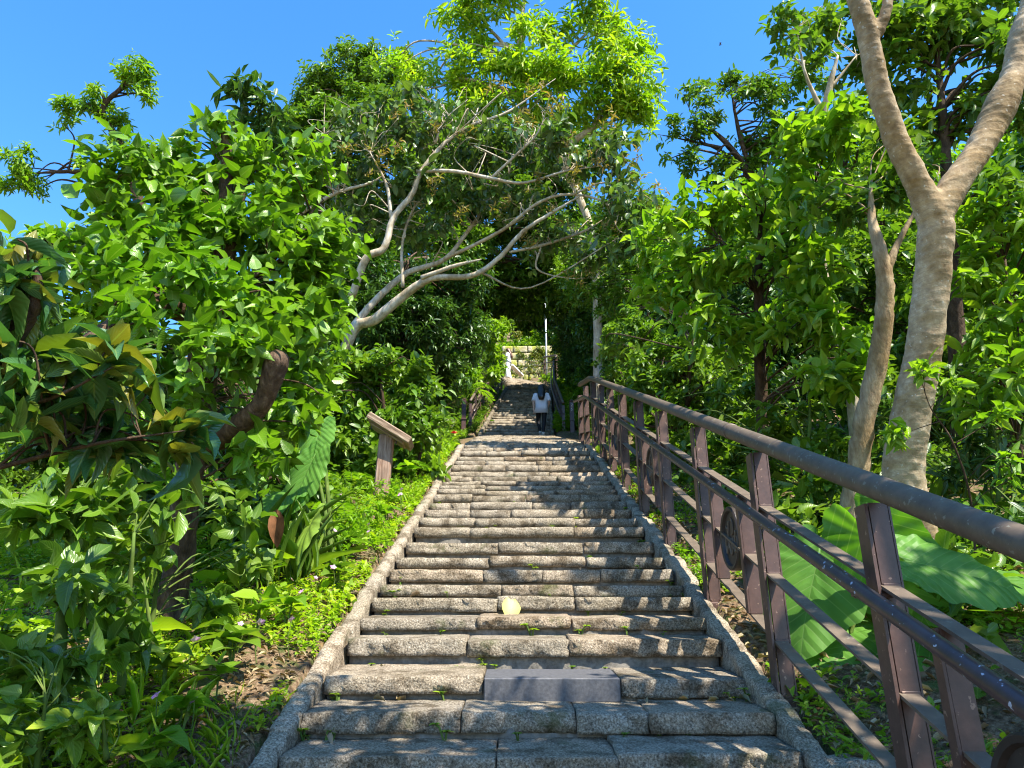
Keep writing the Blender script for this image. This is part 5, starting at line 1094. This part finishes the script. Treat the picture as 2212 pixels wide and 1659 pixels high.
def giant_leaf(parent, c, tip, normal, L, Wd, seed=1, m=None, lab=None):
    """heart-shaped wavy leaf: c = where the stalk joins, tip = direction of the point"""
    rg = np.random.default_rng(seed); n = 96; th = np.arange(n)/n*2*np.pi; ks = [0, .12, .3, .5, .7, .85, .94, 1.0]
    # outline around the stalk point; th=0 is the tip
    ct = np.cos(th); r = np.where(ct > 0, .50+.28*ct**1.5*1.2, .50); r = r*(1-.62*np.exp(-((th-np.pi)/.16)**2)); r = r+.16*np.exp(-(np.minimum(th, 2*np.pi-th)/.16)**2)
    r = r*(1+.014*np.sin(th*26)+.03*np.sin(th*11+seed)); y = r*np.cos(th)*L; x = r*np.sin(th)*Wd*1.12; N1 = nrm(np.array(normal, float)); T = np.array(tip, float); T = nrm(T-N1*T.dot(N1)); Sd = np.cross(T, N1)
    vs_, uv = [], []
    for k in ks:
        z = .10*L*k*np.abs(np.sin(th))*(1-.9*k)-.10*L*k**3*np.clip(ct, 0, 1)+.016*L*k**2*np.sin(th*14+seed)+.025*L*k**3*np.sin(th*5+seed*2)
        vs_.append(c+np.outer(y*k, T)+np.outer(x*k, Sd)+np.outer(z, N1)); uv.append(np.stack([x*k/Wd, y*k/L], 1))
    vv = np.concatenate(vs_); uvv = np.concatenate(uv); q = []
    for i in range(len(ks)-1):
        j = np.arange(n-0); jn = (j+1) % n; q.append(np.stack([i*n+j, i*n+jn, (i+1)*n+jn, (i+1)*n+j], 1))
    o = mesh_obj('leaf', vv, np.concatenate(q), m or M_giant, parent, uv=uvv, smooth=True)
    if lab: o['label'] = lab
    return o
def giant(name, label, base, lv):
    r = empty(name, base, label, 'giant taro plant'); base = np.array(base); b = MB()
    for i, (px, py, Z, tip, nor, L, Wd, *ex) in enumerate(lv):
        c = V(px, py, Z); giant_leaf(r, c, tip, nor, L, Wd, i+3, *ex); N1 = nrm(np.array(nor, float)); mid_ = base*.45+c*.55+np.array([0, 0, .12])
        P = smooth_path([base+[.03*math.cos(i*2), .03*math.sin(i*2), -.05], mid_, c-N1*.01], 8); v, f = tube_np(P, np.linspace(.022, .008, len(P)), 8)
        s = MB(); s.add(v, f); s.build('stalk', MB_stem, r, smooth=True)
bb = V(1925, 1420, 3.7); bz = g1(bb[0], bb[1])
giant('giant_taro', 'giant heart-leaved plant with wavy leaves just behind the near railing', (bb[0], bb[1], bz), [
  (1765, 1215, 3.9, (-.3, -.2, -.9), (-.55, -.6, .55), .55, .50), (1885, 1165, 3.6, (.3, -.1, -.8), (.5, .75, .35), .50, .40), (2000, 1220, 3.3, (.95, -.1, -.18), (.1, -.75, .65), .44, .34),
  (1835, 1370, 3.7, (-.5, -.45, -.5), (-.2, -.55, .8), .40, .40), (2010, 1400, 3.4, (.25, -.4, -.8), (-.1, -.65, .7), .46, .36), (1850, 1280, 4.2, (.3, .5, -.2), (-.2, -.4, .9), .36, .34), (2190, 1260, 3.6, (.3, -.3, -.3), (.1, -.4, .9), .4, .4)])
bb = V(720, 1180, 5.3); bz = g1(bb[0], bb[1])
giant('giant_taro', 'giant heart-leaved plant with one yellowing leaf beside the left verge', (bb[0], bb[1], bz), [
  (672, 1000, 5.3, (-.2, -.1, -1), (-.35, -.9, .35), .40, .27), (620, 1070, 5.2, (-.4, -.3, -.5), (-.2, -.5, .7), .36, .3), (672, 1130, 4.9, (.45, -.1, -.9), (-.75, -.5, .5), .36, .22, simple('yellowing_leaf', (.17, .27, .03), .45, .4, 7, .35, .2), 'yellowing drooping leaf'), (690, 930, 5.6, (.2, .1, -1), (-.3, -.8, .5), .36, .24)])
# strap-leaved clump in the shade beside it
bb = V(610, 1230, 4.9); root = empty('strap_leaved_plant', (bb[0], bb[1], g1(bb[0], bb[1])), 'clump of long upright strap leaves in the shade left of the verge', 'plant')
rg = np.random.default_rng(44); n = 60; P = np.stack([bb[0]+rg.normal(size=n)*.15, bb[1]+rg.normal(size=n)*.1, np.full(n, g1(bb[0], bb[1]))], 1)
leaves('leaves', P, np.array([0, 0, 1.])+rg.normal(size=(n, 3))*.2, rg.uniform(.3, .62, n), .045, leaf_tmpl('hi', .3, .5, 0, 'la'), ML['mid'], root, .6, 2)
# hanging dead leaf
dl = V(598, 1100, 4.4); one_leaf('dead_leaf', 'curled dead brown leaf hanging in the shade beside the gnarled trunk', None, dl, .22, .5, simple('dead_leaf', (.16, .07, .03), .8, .2, 20, .4, .5), (.1, 0, -1), (.2, -1, 0))
# ferns, individuals
def fern(loc, label, group, m):
    loc = np.array(loc, float); r = empty('fern', loc, label, 'fern', group); rg = np.random.default_rng(8); Bs, Ds, Ls = [], [], []; b = MB()
    for i in range(8):
        a = i/8*6.28+rg.normal()*.2; d = np.array([math.cos(a), math.sin(a), 0]); P = smooth_path([loc, loc+d*.12+[0, 0, .18], loc+d*.30+[0, 0, .20], loc+d*.42+[0, 0, .10]], 8); b.tube(P, np.linspace(.003, .001, len(P)), 4, False)
        sd = np.cross(d, [0, 0, 1]); n = len(P)
        for k in range(3, n):
            for sg in (-1, 1): Bs.append(P[k]); Ds.append(sd*sg+d*.35); Ls.append(.085*math.sin(math.pi*(1-(k-2)/n*.9))+.012)
    leaves('fronds', np.array(Bs), np.array(Ds), np.array(Ls), .24, TM['midla'], m, r, .15, 6); b.build('ribs', MB_stem, r); return r
fg = 'small ferns along the left verge'; fp = [(-1.35, 8.6), (-1.5, 6.2), (-1.9, 5.4), (-1.35, 9.6), (-1.7, 7.6), (-2.3, 5.0), (-1.45, 10.6), (-1.25, 2.4)]
f1 = fern((fp[0][0], fp[0][1], g1(*fp[0])), 'small bright green fern in the left verge', fg, ML['bright'])
for x, y in fp[1:]: s_ = rgs.uniform(.6, 1.1); copy_tree(f1, (x, y, g1(x, y)), rgs.uniform(0, 6), (s_, s_, s_), None, None)
f2 = fern((-.95, 21.6, float(prof(21.6))+.05), 'large fern arching over the left upper railing', None, ML['bright']); f2.scale = (2.4, 2.4, 2.4); f2.location = (-1.5, 21.8, float(prof(21.8))+.6)
# rubble at the foot of the near railing
def rock(loc, s, label):
    loc = np.array(loc); P, F = stone(-s[0]/2, s[0]/2, -s[1]/2, s[1]/2, -s[2]/2, s[2]/2, .03, .03, int(loc[1]*100), rnd=min(s)*.42); P = P+fbm(P, 6, 5)[:, None]*.05
    o = mesh_obj('stone', P, F, M_gran, None, smooth=True); o.location = tuple(loc); o.rotation_euler[2] = loc[1]*9; tag(o, label, 'stone')
for (x, y, Z), s, lb in [((1765, 1560, 2.95), (.26, .2, .16), 'rough grey stone beneath the nearest medallion panel of the railing'), ((1840, 1620, 2.7), (.3, .2, .13), 'broken pale stone at the bottom edge right of the kerb'), ((690, 1210, 5.6), (.16, .1, .07), 'small brown stone in the weeds below the yellowing giant leaf')]:
    p = V(x, y, Z); rock((p[0], p[1], g1(p[0], p[1])+.02), s, lb)
# speck of a flying insect in the sky
bp = V(1556, 97, 12); r = empty('flying_insect', bp, 'tiny dark insect flying in the blue sky right of the tall tree', 'insect'); b = MB(); b.tube([bp-[.02, 0, 0], bp, bp+[.025, 0, .004]], [.003, .007, .003], 6); b.build('body', MB_dark, r)
b = MB(); 
for sg in (-1, 1): b.add([bp+[0, 0, 0], bp+[.015, sg*.03, .02], bp+[-.02, sg*.035, .018], bp+[-.012, 0, 0]], [(0, 1, 2, 3)])
b.build('wings', M_hairb, r)
